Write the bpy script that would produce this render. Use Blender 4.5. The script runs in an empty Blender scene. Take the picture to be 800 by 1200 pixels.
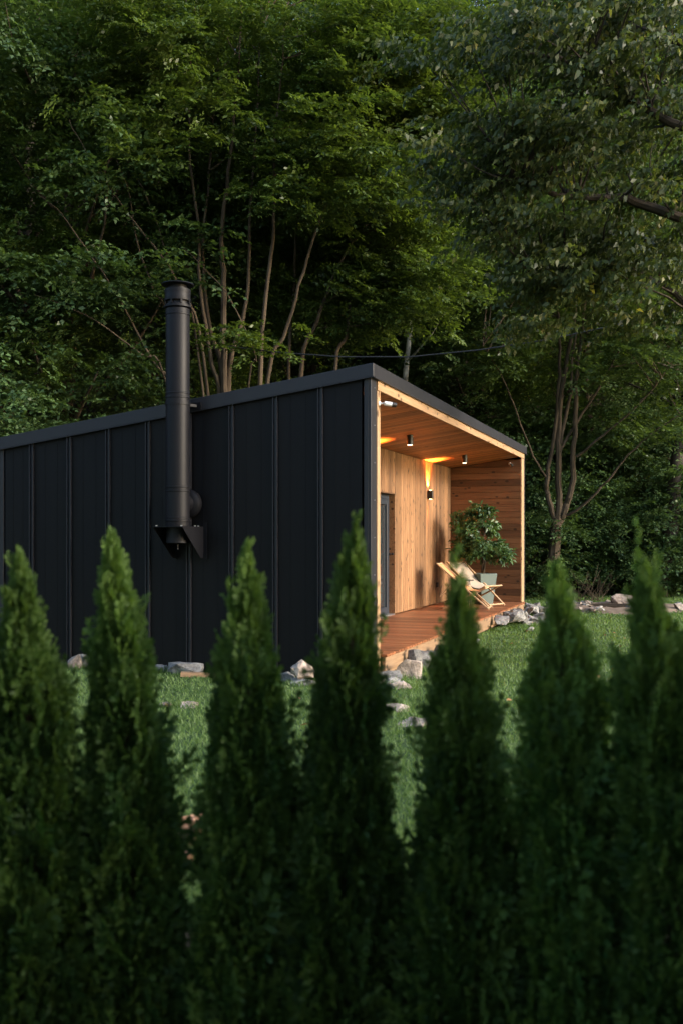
import bpy, bmesh, math, random
import numpy as np
from mathutils import Vector, Matrix

SC = bpy.context.scene
COL = SC.collection
R = math.radians
random.seed(7)
RNG = np.random.default_rng(11)

# ------------------------------------------------------------------ camera
CAM_Z, FPX, HORIZON = 1.6, 1180.0, 631.0      # eye height, focal length in pixels of an 800 px wide frame
cd = bpy.data.cameras.new('camera'); cam = bpy.data.objects.new('camera', cd); COL.objects.link(cam)
cam.location = (0, 0, CAM_Z); cam.rotation_euler = (R(90), 0, 0)
cd.sensor_fit = 'HORIZONTAL'; cd.sensor_width = 24.0; cd.lens = 24.0*FPX/800
cd.shift_y = (HORIZON-600)/800
cd.clip_start = 0.1; cd.clip_end = 600
cd.dof.use_dof = True; cd.dof.focus_distance = 16.5; cd.dof.aperture_fstop = 2.2; cd.dof.aperture_blades = 9
SC.camera = cam

# ------------------------------------------------------------------ light
TO_SUN = Vector((0.944, -0.30, 0.0)).normalized()
ELEV = R(21)
TO_SUN = Vector((TO_SUN.x*math.cos(ELEV), TO_SUN.y*math.cos(ELEV), math.sin(ELEV)))
w = bpy.data.worlds.new('World'); SC.world = w; w.use_nodes = True
nt = w.node_tree; nt.nodes.clear()
sky = nt.nodes.new('ShaderNodeTexSky'); sky.sky_type = 'NISHITA'; sky.sun_disc = False
sky.sun_elevation = ELEV; sky.sun_rotation = math.atan2(TO_SUN.x, TO_SUN.y)
sky.air_density = 1.0; sky.dust_density = 1.5
bg = nt.nodes.new('ShaderNodeBackground'); bg.inputs['Strength'].default_value = 0.15
wo = nt.nodes.new('ShaderNodeOutputWorld')
nt.links.new(sky.outputs[0], bg.inputs[0]); nt.links.new(bg.outputs[0], wo.inputs[0])
sl = bpy.data.lights.new('sun', 'SUN'); sl.energy = 1.15; sl.angle = R(13); sl.color = (1.0, 0.94, 0.86)
so = bpy.data.objects.new('sun', sl); COL.objects.link(so)
so.rotation_euler = TO_SUN.to_track_quat('Z', 'Y').to_euler(); so.location = (20, 5, 25)
SC.view_settings.view_transform = 'Standard'; SC.view_settings.look = 'None'
SC.view_settings.gamma = 1; SC.view_settings.exposure = 2.0
SC.cycles.use_denoising = True
SC.cycles.max_bounces = 6; SC.cycles.diffuse_bounces = 3; SC.cycles.glossy_bounces = 2
SC.cycles.transmission_bounces = 4; SC.cycles.transparent_max_bounces = 4
SC.cycles.sample_clamp_indirect = 4.0

# ------------------------------------------------------------------ helpers
def at(px, py, Y):
    return Vector(((px-400)/FPX*Y, Y, CAM_Z+(HORIZON-py)/FPX*Y))

def tag(o, label, cat, group=None):
    o['label'] = label; o['category'] = cat
    if group: o['group'] = group
    return o

def empty(name, loc=(0, 0, 0), rz=0.0, label=None, cat=None, group=None, parent=None):
    o = bpy.data.objects.new(name, None); COL.objects.link(o)
    o.location = loc; o.rotation_euler = (0, 0, rz); o.empty_display_size = 0.2
    if parent: o.parent = parent
    if label: tag(o, label, cat, group)
    return o

def link(name, me, mat=None, parent=None, loc=None, rot=None, smooth=False):
    o = bpy.data.objects.new(name, me); COL.objects.link(o)
    if mat and not me.materials: me.materials.append(mat)
    if parent: o.parent = parent
    if loc is not None: o.location = loc
    if rot is not None: o.rotation_euler = rot
    if smooth:
        me.polygons.foreach_set('use_smooth', [True]*len(me.polygons))
    return o

class MB:
    """collects simple solids into one mesh"""
    def __init__(s): s.v = []; s.f = []
    def box(s, x0, x1, y0, y1, z0, z1):
        b = len(s.v)
        s.v += [(x, y, z) for z in (z0, z1) for y in (y0, y1) for x in (x0, x1)]
        s.f += [tuple(b+i for i in q) for q in ((0,2,3,1),(4,5,7,6),(0,1,5,4),(2,6,7,3),(0,4,6,2),(1,3,7,5))]
        return s
    def prism(s, poly, axis, a0, a1):
        """polygon in the plane normal to axis, pushed from a0 to a1"""
        b = len(s.v); n = len(poly)
        for a in (a0, a1):
            for p in poly:
                q = list(p); q.insert(axis, a); s.v.append(tuple(q))
        s.f.append(tuple(b+i for i in range(n))[::-1]); s.f.append(tuple(b+n+i for i in range(n)))
        for i in range(n):
            j = (i+1) % n; s.f.append((b+i, b+j, b+n+j, b+n+i))
        return s
    def bar(s, p, q, wd, ht, up=(0, 0, 1)):
        """rectangular bar from p to q"""
        p, q = Vector(p), Vector(q); d = (q-p).normalized(); u = Vector(up)
        x = d.cross(u).normalized(); u = x.cross(d).normalized()
        b = len(s.v)
        for c in (p, q):
            for i, j in ((-1,-1),(1,-1),(1,1),(-1,1)):
                s.v.append(tuple(c + x*(i*wd/2) + u*(j*ht/2)))
        s.f += [tuple(b+i for i in k) for k in ((3,2,1,0),(4,5,6,7),(0,1,5,4),(1,2,6,5),(2,3,7,6),(3,0,4,7))]
        return s
    def tube(s, pts, rad, n=8, cap=True):
        pts = [Vector(p) for p in pts]; b0 = len(s.v)
        prev = None
        for i, p in enumerate(pts):
            d = (pts[min(i+1, len(pts)-1)]-pts[max(i-1, 0)]).normalized()
            if prev is None:
                prev = d.orthogonal().normalized()
            x = (prev - d*prev.dot(d)).normalized(); y = d.cross(x); prev = x
            r = rad[i] if hasattr(rad, '__len__') else rad
            for k in range(n):
                a = 2*math.pi*k/n
                s.v.append(tuple(p + x*(r*math.cos(a)) + y*(r*math.sin(a))))
        for i in range(len(pts)-1):
            for k in range(n):
                a = b0+i*n+k; c = b0+i*n+(k+1) % n
                s.f.append((a, c, c+n, a+n))
        if cap:
            s.f.append(tuple(b0+k for k in range(n))[::-1])
            e = b0+(len(pts)-1)*n; s.f.append(tuple(e+k for k in range(n)))
        return s
    def lathe(s, prof, n=28, axis='z', off=(0, 0, 0)):
        """prof = [(radius, height)]"""
        b0 = len(s.v)
        for r, h in prof:
            for k in range(n):
                a = 2*math.pi*k/n; c = (r*math.cos(a), r*math.sin(a), h)
                if axis == 'x': c = (h, c[0], c[1])
                s.v.append((c[0]+off[0], c[1]+off[1], c[2]+off[2]))
        for i in range(len(prof)-1):
            for k in range(n):
                a = b0+i*n+k; c = b0+i*n+(k+1) % n
                s.f.append((a, c, c+n, a+n))
        s.f.append(tuple(b0+k for k in range(n))[::-1])
        e = b0+(len(prof)-1)*n; s.f.append(tuple(e+k for k in range(n)))
        return s
    def mesh(s, name):
        me = bpy.data.meshes.new(name); me.from_pydata(s.v, [], s.f); me.update(); return me
    def build(s, name, mat, parent=None, bevel=0.0, smooth=False, **k):
        me = s.mesh(name)
        if bevel:
            bm = bmesh.new(); bm.from_mesh(me)
            bmesh.ops.bevel(bm, geom=bm.edges[:], offset=bevel, segments=1, affect='EDGES', clamp_overlap=True)
            bm.to_mesh(me); bm.free()
        o = link(name, me, mat, parent, **k)
        if smooth:
            bm = bmesh.new(); bm.from_mesh(me)
            for f in bm.faces: f.smooth = True
            for e in bm.edges:
                if len(e.link_faces) == 2 and e.calc_face_angle(0) > 0.7: e.smooth = False
            bm.to_mesh(me); bm.free()
        return o

# ------------------------------------------------------------------ materials
class NT:
    def __init__(s, name):
        s.m = bpy.data.materials.new(name); s.m.use_nodes = True; s.t = s.m.node_tree; s.t.nodes.clear()
        s.out = s.t.nodes.new('ShaderNodeOutputMaterial')
    def n(s, kind, ins=None, **props):
        nd = s.t.nodes.new('ShaderNode'+kind)
        for k, v in props.items(): setattr(nd, k, v)
        for k, v in (ins or {}).items():
            if hasattr(v, 'links'): s.t.links.new(v, nd.inputs[k])
            else: nd.inputs[k].default_value = v
        return nd
    def ramp(s, fac, stops):
        nd = s.n('ValToRGB', {'Fac': fac}); e = nd.color_ramp.elements
        while len(e) < len(stops): e.new(0.5)
        for el, (p, c) in zip(e, stops): el.position = p; el.color = (*c, 1) if len(c) == 3 else c
        return nd.outputs[0]
    def math(s, op, a, b=0.0, c=None):
        d = {0: a, 1: b}
        if c is not None: d[2] = c
        return s.n('Math', d, operation=op).outputs[0]
    def mix(s, fac, a, b, blend='MIX'):
        nd = s.n('Mix', data_type='RGBA', blend_type=blend)
        for k, v in ((0, fac), (6, a), (7, b)):
            if hasattr(v, 'links'): s.t.links.new(v, nd.inputs[k])
            else: nd.inputs[k].default_value = (*v, 1) if k and len(v) == 3 else v
        return nd.outputs[2]
    def bump(s, h, strength=0.3, dist=0.01):
        return s.n('Bump', {'Height': h, 'Strength': strength, 'Distance': dist}).outputs[0]
    def surf(s, sh): s.t.links.new(sh, s.out.inputs['Surface']); return s.m

def m_plain(name, col, rough=0.5, metal=0.0, var=0.0, scale=20, bump=0.0, spec=0.5):
    t = NT(name)
    co = t.n('TexCoord').outputs['Object']
    nz = t.n('TexNoise', {'Vector': co, 'Scale': scale, 'Detail': 5}).outputs[0]
    c = t.mix(nz, tuple(x*(1-var) for x in col), tuple(min(1, x*(1+var)) for x in col))
    d = {'Base Color': c, 'Roughness': rough, 'Metallic': metal, 'Specular IOR Level': spec}
    if bump: d['Normal'] = t.bump(nz, bump, 0.01)
    return t.surf(t.n('BsdfPrincipled', d).outputs[0])

def m_wood(name, dark, light, rough=0.55, knots=True, var=0.35, bleach=0.0):
    """board with its grain along local X; every board has its own shade"""
    t = NT(name)
    co = t.n('TexCoord').outputs['Object']
    rnd = t.n('ObjectInfo').outputs['Random']
    sh = t.n('CombineXYZ', {0: t.math('MULTIPLY', rnd, 37.0), 1: t.math('MULTIPLY', rnd, 91.0), 2: t.math('MULTIPLY', rnd, 53.0)}).outputs[0]
    v = t.n('VectorMath', {0: co, 1: sh}, operation='ADD').outputs[0]
    st = t.n('Mapping', {'Vector': v, 'Scale': (1.6, 30, 30)}).outputs[0]
    g = t.n('TexNoise', {'Vector': st, 'Scale': 1.4, 'Detail': 6, 'Roughness': 0.65, 'Distortion': 0.6}).outputs[0]
    g2 = t.n('TexNoise', {'Vector': t.n('Mapping', {'Vector': v, 'Scale': (0.8, 5, 5)}).outputs[0], 'Scale': 1.0, 'Detail': 3}).outputs[0]
    c = t.ramp(g, [(0.30, dark), (0.52, tuple((a+b)/2 for a, b in zip(dark, light))), (0.72, light)])
    c = t.mix(t.math('MULTIPLY', g2, 0.5), c, tuple(x*0.62 for x in dark))
    if knots:
        kv = t.n('Mapping', {'Vector': v, 'Scale': (4.5, 8, 8)}).outputs[0]
        k = t.n('TexVoronoi', {'Vector': kv, 'Scale': 1.0, 'Randomness': 1.0}).outputs['Distance']
        kk = t.ramp(k, [(0.13, (1, 1, 1)), (0.22, (0, 0, 0))])
        c = t.mix(t.math('MULTIPLY', kk, 0.85), c, tuple(x*0.16 for x in dark))
    tone = t.math('MULTIPLY_ADD', rnd, 2*var, 1-var)
    c = t.mix(1.0, c, t.n('CombineXYZ', {0: tone, 1: tone, 2: tone}).outputs[0], 'MULTIPLY')
    d = {'Base Color': c, 'Roughness': rough, 'Normal': t.bump(g, 0.25, 0.003), 'Specular IOR Level': 0.35}
    return t.surf(t.n('BsdfPrincipled', d).outputs[0])

def m_leaf(name, dark, light, trans=0.3, rough=0.45, spec=0.4, pale=None):
    t = NT(name)
    tint = t.n('Attribute', attribute_name='tint').outputs['Fac']
    rnd = t.n('ObjectInfo').outputs['Random']
    stops = [(0.0, dark), (0.9, light)]
    if pale: stops = [(0.0, dark), (0.86, light), (0.92, pale)]
    c = t.ramp(tint, stops)
    tone = t.math('MULTIPLY_ADD', rnd, 0.5, 0.75)
    c = t.mix(1.0, c, t.n('CombineXYZ', {0: tone, 1: tone, 2: tone}).outputs[0], 'MULTIPLY')
    p = t.n('BsdfPrincipled', {'Base Color': c, 'Roughness': rough, 'Specular IOR Level': spec})
    tc = t.mix(1.0, c, (1.5, 1.5, 0.6, 1), 'MULTIPLY')
    tr = t.n('BsdfTranslucent', {'Color': tc})
    return t.surf(t.n('MixShader', {0: trans, 1: p.outputs[0], 2: tr.outputs[0]}).outputs[0])

def m_bark(name, a, b, scale=9.0, stretch=0.25):
    t = NT(name)
    co = t.n('TexCoord').outputs['Object']
    v = t.n('Mapping', {'Vector': co, 'Scale': (1, 1, stretch)}).outputs[0]
    n = t.n('TexNoise', {'Vector': v, 'Scale': scale, 'Detail': 8, 'Roughness': 0.65}).outputs[0]
    c = t.ramp(n, [(0.33, a), (0.66, b)])
    return t.surf(t.n('BsdfPrincipled', {'Base Color': c, 'Roughness': 0.85, 'Normal': t.bump(n, 0.6, 0.02), 'Specular IOR Level': 0.2}).outputs[0])

def m_stone(name, a, b):
    t = NT(name)
    co = t.n('TexCoord').outputs['Object']; rnd = t.n('ObjectInfo').outputs['Random']
    v = t.n('VectorMath', {0: co, 1: t.n('CombineXYZ', {0: t.math('MULTIPLY', rnd, 40.0), 1: rnd, 2: 0.0}).outputs[0]}, operation='ADD').outputs[0]
    n = t.n('TexNoise', {'Vector': v, 'Scale': 7.0, 'Detail': 9, 'Roughness': 0.7}).outputs[0]
    n2 = t.n('TexNoise', {'Vector': v, 'Scale': 45.0, 'Detail': 4}).outputs[0]
    c = t.ramp(n, [(0.32, a), (0.64, b)])
    c = t.mix(t.ramp(n2, [(0.5, (0, 0, 0)), (0.75, (0.6, 0.6, 0.6))]), c, tuple(x*0.35 for x in a))
    tone = t.math('MULTIPLY_ADD', rnd, 0.7, 0.65)
    c = t.mix(1.0, c, t.n('CombineXYZ', {0: tone, 1: tone, 2: tone}).outputs[0], 'MULTIPLY')
    return t.surf(t.n('BsdfPrincipled', {'Base Color': c, 'Roughness': 0.9, 'Normal': t.bump(n, 0.9, 0.04), 'Specular IOR Level': 0.2}).outputs[0])

def m_glow(name, col, strength):
    t = NT(name)
    return t.surf(t.n('Emission', {'Color': (*col, 1), 'Strength': strength}).outputs[0])

def m_black_metal(name, col, rough, spec=0.5):
    """coated sheet: fine texture, faint rolling marks and dust"""
    t = NT(name)
    co = t.n('TexCoord').outputs['Object']
    fine = t.n('TexNoise', {'Vector': co, 'Scale': 260.0, 'Detail': 2}).outputs[0]
    big = t.n('TexNoise', {'Vector': t.n('Mapping', {'Vector': co, 'Scale': (3, 3, 0.5)}).outputs[0], 'Scale': 1.5, 'Detail': 5}).outputs[0]
    c = t.mix(big, tuple(x*0.8 for x in col), tuple(x*1.25 for x in col))
    r = t.math('MULTIPLY_ADD', big, 0.2, rough-0.1)
    return t.surf(t.n('BsdfPrincipled', {'Base Color': c, 'Roughness': r, 'Specular IOR Level': spec, 'Normal': t.bump(t.math('ADD', t.math('MULTIPLY', fine, 0.25), big), 0.12, 0.01)}).outputs[0])

M = {}
M['sheet'] = m_black_metal('black_sheet_metal', (0.0036, 0.0034, 0.0038), 0.55, 0.16)
M['trim'] = m_black_metal('dark_trim_metal', (0.013, 0.013, 0.016), 0.5, 0.35)
M['flue'] = m_black_metal('flue_black_enamel', (0.0045, 0.0045, 0.006), 0.5, 0.2)
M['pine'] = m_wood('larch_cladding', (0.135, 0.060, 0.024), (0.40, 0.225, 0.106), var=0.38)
M['pine_dark'] = m_wood('larch_cladding_shaded', (0.105, 0.042, 0.016), (0.24, 0.108, 0.045), var=0.42)  # darker larch copy; the side wall's shade is put into its colour
M['ceil'] = m_wood('larch_soffit', (0.34, 0.130, 0.042), (0.56, 0.245, 0.085), var=0.36)
M['deck'] = m_wood('oiled_decking', (0.17, 0.058, 0.022), (0.36, 0.145, 0.062), rough=0.42, knots=False, var=0.42)
M['beam'] = m_wood('pale_timber', (0.30, 0.175, 0.085), (0.52, 0.34, 0.19), var=0.1)
M['oldbeam'] = m_wood('weathered_timber', (0.22, 0.13, 0.07), (0.40, 0.26, 0.15), var=0.15)
M['chairwood'] = m_wood('deck_chair_wood', (0.40, 0.24, 0.12), (0.60, 0.41, 0.24), knots=False, var=0.1)
M['frame'] = m_plain('door_frame_grey', (0.022, 0.027, 0.036), 0.4, 0, 0.1)
M['black'] = m_plain('black_plastic', (0.012, 0.012, 0.012), 0.45, 0, 0.2)
M['white'] = m_plain('white_plastic', (0.75, 0.75, 0.73), 0.4, 0, 0.04)
M['chrome'] = m_plain('zinc', (0.5, 0.5, 0.5), 0.35, 0.9, 0.1)
M['canvas'] = m_plain('beige_canvas', (0.36, 0.285, 0.215), 0.9, 0, 0.1, 60, 0.2)
M['canvas2'] = m_plain('rust_canvas', (0.56, 0.25, 0.09), 0.9, 0, 0.1, 60, 0.2)
M['pot'] = m_plain('grey_green_planter', (0.085, 0.115, 0.10), 0.6, 0, 0.15, 8, 0.1)
M['soil'] = m_plain('soil', (0.032, 0.023, 0.015), 0.95, 0, 0.5, 30, 0.8, 0.1)
M['tablemetal'] = m_plain('dark_green_metal', (0.02, 0.03, 0.026), 0.45, 0.2, 0.1)
M['cable'] = m_plain('cable_black', (0.012, 0.012, 0.012), 0.6)
M['bark'] = m_bark('grey_brown_bark', (0.026, 0.018, 0.011), (0.088, 0.064, 0.040))
M['bark_dark'] = m_bark('dark_bark', (0.018, 0.014, 0.010), (0.06, 0.048, 0.036))
M['bark_pale'] = m_bark('pale_bark', (0.10, 0.09, 0.08), (0.62, 0.58, 0.53), 5.0, 0.6)
M['stone'] = m_stone('grey_stone', (0.09, 0.085, 0.08), (0.34, 0.325, 0.30))
M['stone_tan'] = m_stone('tan_stone', (0.15, 0.115, 0.09), (0.44, 0.36, 0.30))
M['stone_rust'] = m_stone('rust_stone', (0.40, 0.20, 0.11), (0.72, 0.42, 0.27))
M['leaf_hero'] = m_leaf('hornbeam_leaf', (0.044, 0.080, 0.019), (0.115, 0.168, 0.036), .40)
M['leaf_wood'] = m_leaf('forest_leaf', (0.034, 0.068, 0.024), (0.078, 0.128, 0.042), .32)
M['leaf_shrub'] = m_leaf('understory_leaf', (0.036, 0.072, 0.028), (0.085, 0.140, 0.052), 0.25, 0.4)
M['leaf_linden'] = m_leaf('linden_leaf', (0.040, 0.062, 0.020), (0.090, 0.115, 0.036), 0.4, 0.45, 0.35, (0.24, 0.23, 0.07))
M['leaf_lawn_tree'] = m_leaf('lawn_tree_leaf', (0.040, 0.072, 0.022), (0.09, 0.135, 0.04), .32)
M['leaf_ficus'] = m_leaf('ficus_leaf', (0.022, 0.060, 0.020), (0.085, 0.140, 0.050), 0.2, 0.42, 0.4)
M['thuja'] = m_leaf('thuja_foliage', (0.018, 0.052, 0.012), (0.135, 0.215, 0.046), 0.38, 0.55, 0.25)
M['grass'] = m_leaf('grass_blade', (0.045, 0.095, 0.026), (0.125, 0.195, 0.062), 0.35, 0.5, 0.3)

# ------------------------------------------------------------------ ground
EDGE = np.array([(-60, -12), (-20, 4), (-6.3, 15.0), (-1.6, 24.5), (3.0, 28.6), (9.0, 29.2), (16, 27), (60, 20)], float)
def hill_dist(x, y):
    x = np.asarray(x, float); y = np.asarray(y, float)
    best = np.full(x.shape, 1e9)
    for (ax, ay), (bx, by) in zip(EDGE[:-1], EDGE[1:]):
        dx, dy = bx-ax, by-ay; L2 = dx*dx+dy*dy
        t = np.clip(((x-ax)*dx+(y-ay)*dy)/L2, 0, 1)
        best = np.minimum(best, np.hypot(x-ax-t*dx, y-ay-t*dy))
    return np.where(y > np.interp(x, EDGE[:, 0], EDGE[:, 1]), best, -best)
def ground_z(x, y):
    d = np.maximum(hill_dist(x, y), 0)
    z = 0.62*(np.sqrt(d*d+1.0)-1.0)
    return z + 0.02*np.sin(np.asarray(x)*1.3+2)*np.sin(np.asarray(y)*0.9)*np.clip(np.asarray(d), 0, 10)
gx = np.arange(-90, 91, 1.0); gy = np.arange(-40, 121, 1.0)
X, Y = np.meshgrid(gx, gy)
Z = ground_z(X, Y)
nx, ny = len(gx), len(gy)
idx = np.arange(nx*ny).reshape(ny, nx)
gf = np.stack([idx[:-1, :-1], idx[:-1, 1:], idx[1:, 1:], idx[1:, :-1]], -1).reshape(-1, 4)
gm = bpy.data.meshes.new('ground')
gm.from_pydata(np.stack([X.ravel(), Y.ravel(), Z.ravel()], 1).tolist(), [], gf.tolist())
a = gm.attributes.new('forest', 'FLOAT', 'POINT')
a.data.foreach_set('value', np.clip(hill_dist(X, Y).ravel()*0.8+0.5, 0, 1))
t = NT('lawn_and_forest_floor')
co = t.n('TexCoord').outputs['Object']
n1 = t.n('TexNoise', {'Vector': co, 'Scale': 3.0, 'Detail': 8, 'Roughness': 0.7}).outputs[0]
n2 = t.n('TexNoise', {'Vector': co, 'Scale': 40.0, 'Detail': 5}).outputs[0]
lawn = t.ramp(n1, [(0.3, (0.030, 0.058, 0.020)), (0.7, (0.065, 0.098, 0.036))])
wood = t.ramp(n2, [(0.35, (0.018, 0.014, 0.009)), (0.7, (0.055, 0.042, 0.026))])
c = t.mix(t.n('Attribute', attribute_name='forest').outputs['Fac'], lawn, wood)
gmat = t.surf(t.n('BsdfPrincipled', {'Base Color': c, 'Roughness': 0.95, 'Specular IOR Level': 0.1, 'Normal': t.bump(n2, 0.8, 0.03)}).outputs[0])
ground = link('ground', gm, gmat, smooth=True); ground['kind'] = 'structure'

bx_, by_ = np.meshgrid(np.linspace(-3.2, 3.4, 67), np.linspace(1.6, 4.3, 32))
ed = np.minimum(np.minimum(bx_+3.2, 3.4-bx_), np.minimum(by_-1.6, 4.3+.10*np.sin(bx_*3.1)-by_))
bz_ = -.02+.06*np.clip(ed/.25, 0, 1)+RNG.normal(0, .012, bx_.shape)
bi = np.arange(bx_.size).reshape(bx_.shape)
bm_ = bpy.data.meshes.new('planting_bed'); bm_.from_pydata(np.stack([bx_.ravel(), by_.ravel(), bz_.ravel()], 1).tolist(), [], np.stack([bi[:-1, :-1], bi[:-1, 1:], bi[1:, 1:], bi[1:, :-1]], -1).reshape(-1, 4).tolist())
bed = link('planting_bed', bm_, M['soil'], smooth=True); bed['kind'] = 'structure'

# ------------------------------------------------------------------ leaf meshes
def leaf_mesh(name, pos, dirv, nrm, length, width, tint, mat, fold=0.25):
    """one folded four-cornered leaf per row"""
    n = len(pos)
    dirv = dirv/np.linalg.norm(dirv, axis=1, keepdims=True)
    side = np.cross(dirv, nrm); side /= np.linalg.norm(side, axis=1, keepdims=True)+1e-9
    up = np.cross(side, dirv)
    L = np.broadcast_to(np.asarray(length, float), (n,))[:, None]; W = np.broadcast_to(np.asarray(width, float), (n,))[:, None]
    mid = pos + dirv*L*0.42
    v = np.empty((n, 4, 3))
    v[:, 0] = pos; v[:, 1] = mid+side*W*0.5+up*W*fold; v[:, 2] = pos+dirv*L-up*L*0.12; v[:, 3] = mid-side*W*0.5+up*W*fold
    return quad_mesh(name, v, tint, mat)

def quad_mesh(name, v, tint, mat):
    n = len(v)
    me = bpy.data.meshes.new(name)
    me.vertices.add(n*4); me.vertices.foreach_set('co', v.astype(np.float32).ravel())
    me.loops.add(n*4); me.loops.foreach_set('vertex_index', np.arange(n*4, dtype=np.int32))
    me.polygons.add(n); me.polygons.foreach_set('loop_start', np.arange(0, n*4, 4, dtype=np.int32))
    me.update(calc_edges=True)
    at_ = me.attributes.new('tint', 'FLOAT', 'FACE'); at_.data.foreach_set('value', np.asarray(tint, np.float32))
    me.materials.append(mat)
    return me

def rot_frames(az, pitch, roll):
    """(N,3,3): columns are the axes of a spray that heads along its x"""
    ca, sa, cp, sp, cr, sr = np.cos(az), np.sin(az), np.cos(pitch), np.sin(pitch), np.cos(roll), np.sin(roll)
    x = np.stack([ca*cp, sa*cp, sp], 1); y0 = np.stack([-sa, ca, 0*ca], 1); z0 = np.cross(x, y0)
    y = y0*cr[:, None]+z0*sr[:, None]; z = np.cross(x, y)
    return np.stack([x, y, z], 2)

def spray_template(rng, L=0.5, step=0.05, twigs=3):
    """flat fan of leaves on a twig with side twigs; x forward, z up"""
    P, D = [], []
    def run(o, ang, l):
        k = 0; s = step*0.6
        while s < l:
            p = np.array([o[0]+math.cos(ang)*s, o[1]+math.sin(ang)*s, -0.25*(o[0]+s)**2/L + rng.normal(0, .012)])
            sgn = 1 if k % 2 else -1
            da = ang+sgn*R(52)+rng.normal(0, .15)
            P.append(p); D.append([math.cos(da), math.sin(da), rng.normal(-.1, .15)])
            s += step*rng.uniform(.8, 1.2); k += 1
        P.append(np.array([o[0]+math.cos(ang)*l, o[1]+math.sin(ang)*l, -0.25*(o[0]+l)**2/L])); D.append([math.cos(ang), math.sin(ang), -.15])
    run((0, 0), 0, L)
    for i in range(twigs):
        o = L*(0.15+0.25*i)
        run((o, 0), (1 if i % 2 else -1)*R(rng.uniform(35, 55)), L*rng.uniform(.35, .6))
    return np.array(P), np.array(D)

def sprays(rng, pts, az, pitch, templates, leaf_l, leaf_w, jitter=0.35, scale=(0.75, 1.25), droop=0.0):
    """leaf rows for sprays at pts"""
    n = len(pts); out = [[], [], [], [], [], []]
    which = rng.integers(0, len(templates), n)
    sc = rng.uniform(*scale, n); Rm = rot_frames(az, pitch, rng.normal(0, .35, n))
    base = rng.uniform(0, 1, n)
    for k, (P, D) in enumerate(templates):
        s = which == k
        if not s.any(): continue
        m, q = s.sum(), len(P)
        pos = pts[s][:, None, :] + np.einsum('nij,kj->nki', Rm[s], P)*sc[s][:, None, None]
        d = np.einsum('nij,kj->nki', Rm[s], D) + rng.normal(0, jitter*.5, (m, q, 3)); d[..., 2] -= droop
        nr = np.repeat(Rm[s][:, None, :, 2], q, 1) + rng.normal(0, jitter, (m, q, 3))
        out[0].append(pos.reshape(-1, 3)); out[1].append(d.reshape(-1, 3)); out[2].append(nr.reshape(-1, 3))
        ls = rng.uniform(.75, 1.2, m*q)
        out[3].append(leaf_l*ls); out[4].append(leaf_w*ls)
        out[5].append(np.clip(np.repeat(base[s], q)*0.55+rng.uniform(0, .45, m*q), 0, 1))
    return [np.concatenate(o) for o in out]

def limb(p0, p1, bend=0.1, n=7, rng=random):
    p0, p1 = Vector(p0), Vector(p1); L = (p1-p0).length
    o = Vector((rng.uniform(-1, 1), rng.uniform(-1, 1), rng.uniform(-.6, .1)))*bend*L
    pts = []
    for i in range(n):
        u = i/(n-1)
        p = p0.lerp(p1, u)+o*(4*u*(1-u))*.5
        if 0 < i < n-1: p += Vector((rng.uniform(-1, 1), rng.uniform(-1, 1), rng.uniform(-1, 1)))*L*.012
        pts.append(p)
    return pts

def crown_points(rng, ncl, per, centre, radii, clump, shell=0.45, keep=None, axis_xy=None):
    """spray positions in clumps through an ellipsoid, thicker towards the outside"""
    u = rng.normal(0, 1, (ncl*3, 3)); u /= np.linalg.norm(u, axis=1, keepdims=True)
    r = rng.uniform(shell**3, 1, ncl*3)**(1/3)
    c = np.asarray(centre)+u*r[:, None]*np.asarray(radii)
    if keep is not None: c = c[keep(c)]
    c = c[:ncl]
    off = rng.normal(0, 1, (len(c), per, 3))*np.array([clump, clump, clump*.38])
    p = (c[:, None, :]+off).reshape(-1, 3)
    ax = np.asarray(centre[:2]) if axis_xy is None else np.asarray(axis_xy)
    az = np.arctan2(p[:, 1]-ax[1], p[:, 0]-ax[0])+rng.normal(0, .6, len(p))
    return c, p, az

def make_tree(seed, H, rad, base_z, crown_r, ncl, per, leaf, mat, bark, spray_L=0.5, lean=(0, 0), templates=None, twigs=3, step=.055, trunk_top=None):
    """meshes (trunk, crown) of a single-stemmed forest tree standing at the origin"""
    rng = np.random.default_rng(seed); rnd = random.Random(seed)
    tp = templates or [spray_template(rng, spray_L, step, twigs) for _ in range(6)]
    ctr = (lean[0]*.6, lean[1]*.6, (base_z+H)/2); rr = (crown_r, crown_r, (H-base_z)/2)
    c, p, az = crown_points(rng, ncl, per, ctr, rr, crown_r*.17)
    lv = sprays(rng, p, az, rng.normal(.05, .3, len(p)), tp, *leaf)
    mb = MB()
    top = Vector((lean[0], lean[1], H*.93)); tr = [Vector((0, 0, -.6)), Vector((0, 0, .3))]
    for i in range(1, 8):
        u = i/7; tr.append(Vector((lean[0]*u+rnd.uniform(-.12, .12), lean[1]*u+rnd.uniform(-.12, .12), .3+(top.z-.3)*u)))
    mb.tube(tr, [rad*1.25, rad*1.05]+[rad*(1-.9*i/7) for i in range(1, 8)], 9)
    for q in c[rng.permutation(len(c))[:34]]:
        zz = max(base_z*.6, q[2]-np.hypot(q[0], q[1])*rnd.uniform(.5, 1.1))
        u = min(.95, zz/top.z); p0 = Vector((lean[0]*u, lean[1]*u, zz)); r0 = rad*(1-.9*u)*.5
        pts = limb(p0, Vector(q), .12, 6, rnd)
        mb.tube(pts, [max(.006, r0*(1-.85*i/5)) for i in range(6)], 5)
    tm = mb.mesh('trunk'); tm.materials.append(bark)
    tm.polygons.foreach_set('use_smooth', [True]*len(tm.polygons))
    return tm, leaf_mesh('crown', *lv[:3], lv[3], lv[4], lv[5], mat)

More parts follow.
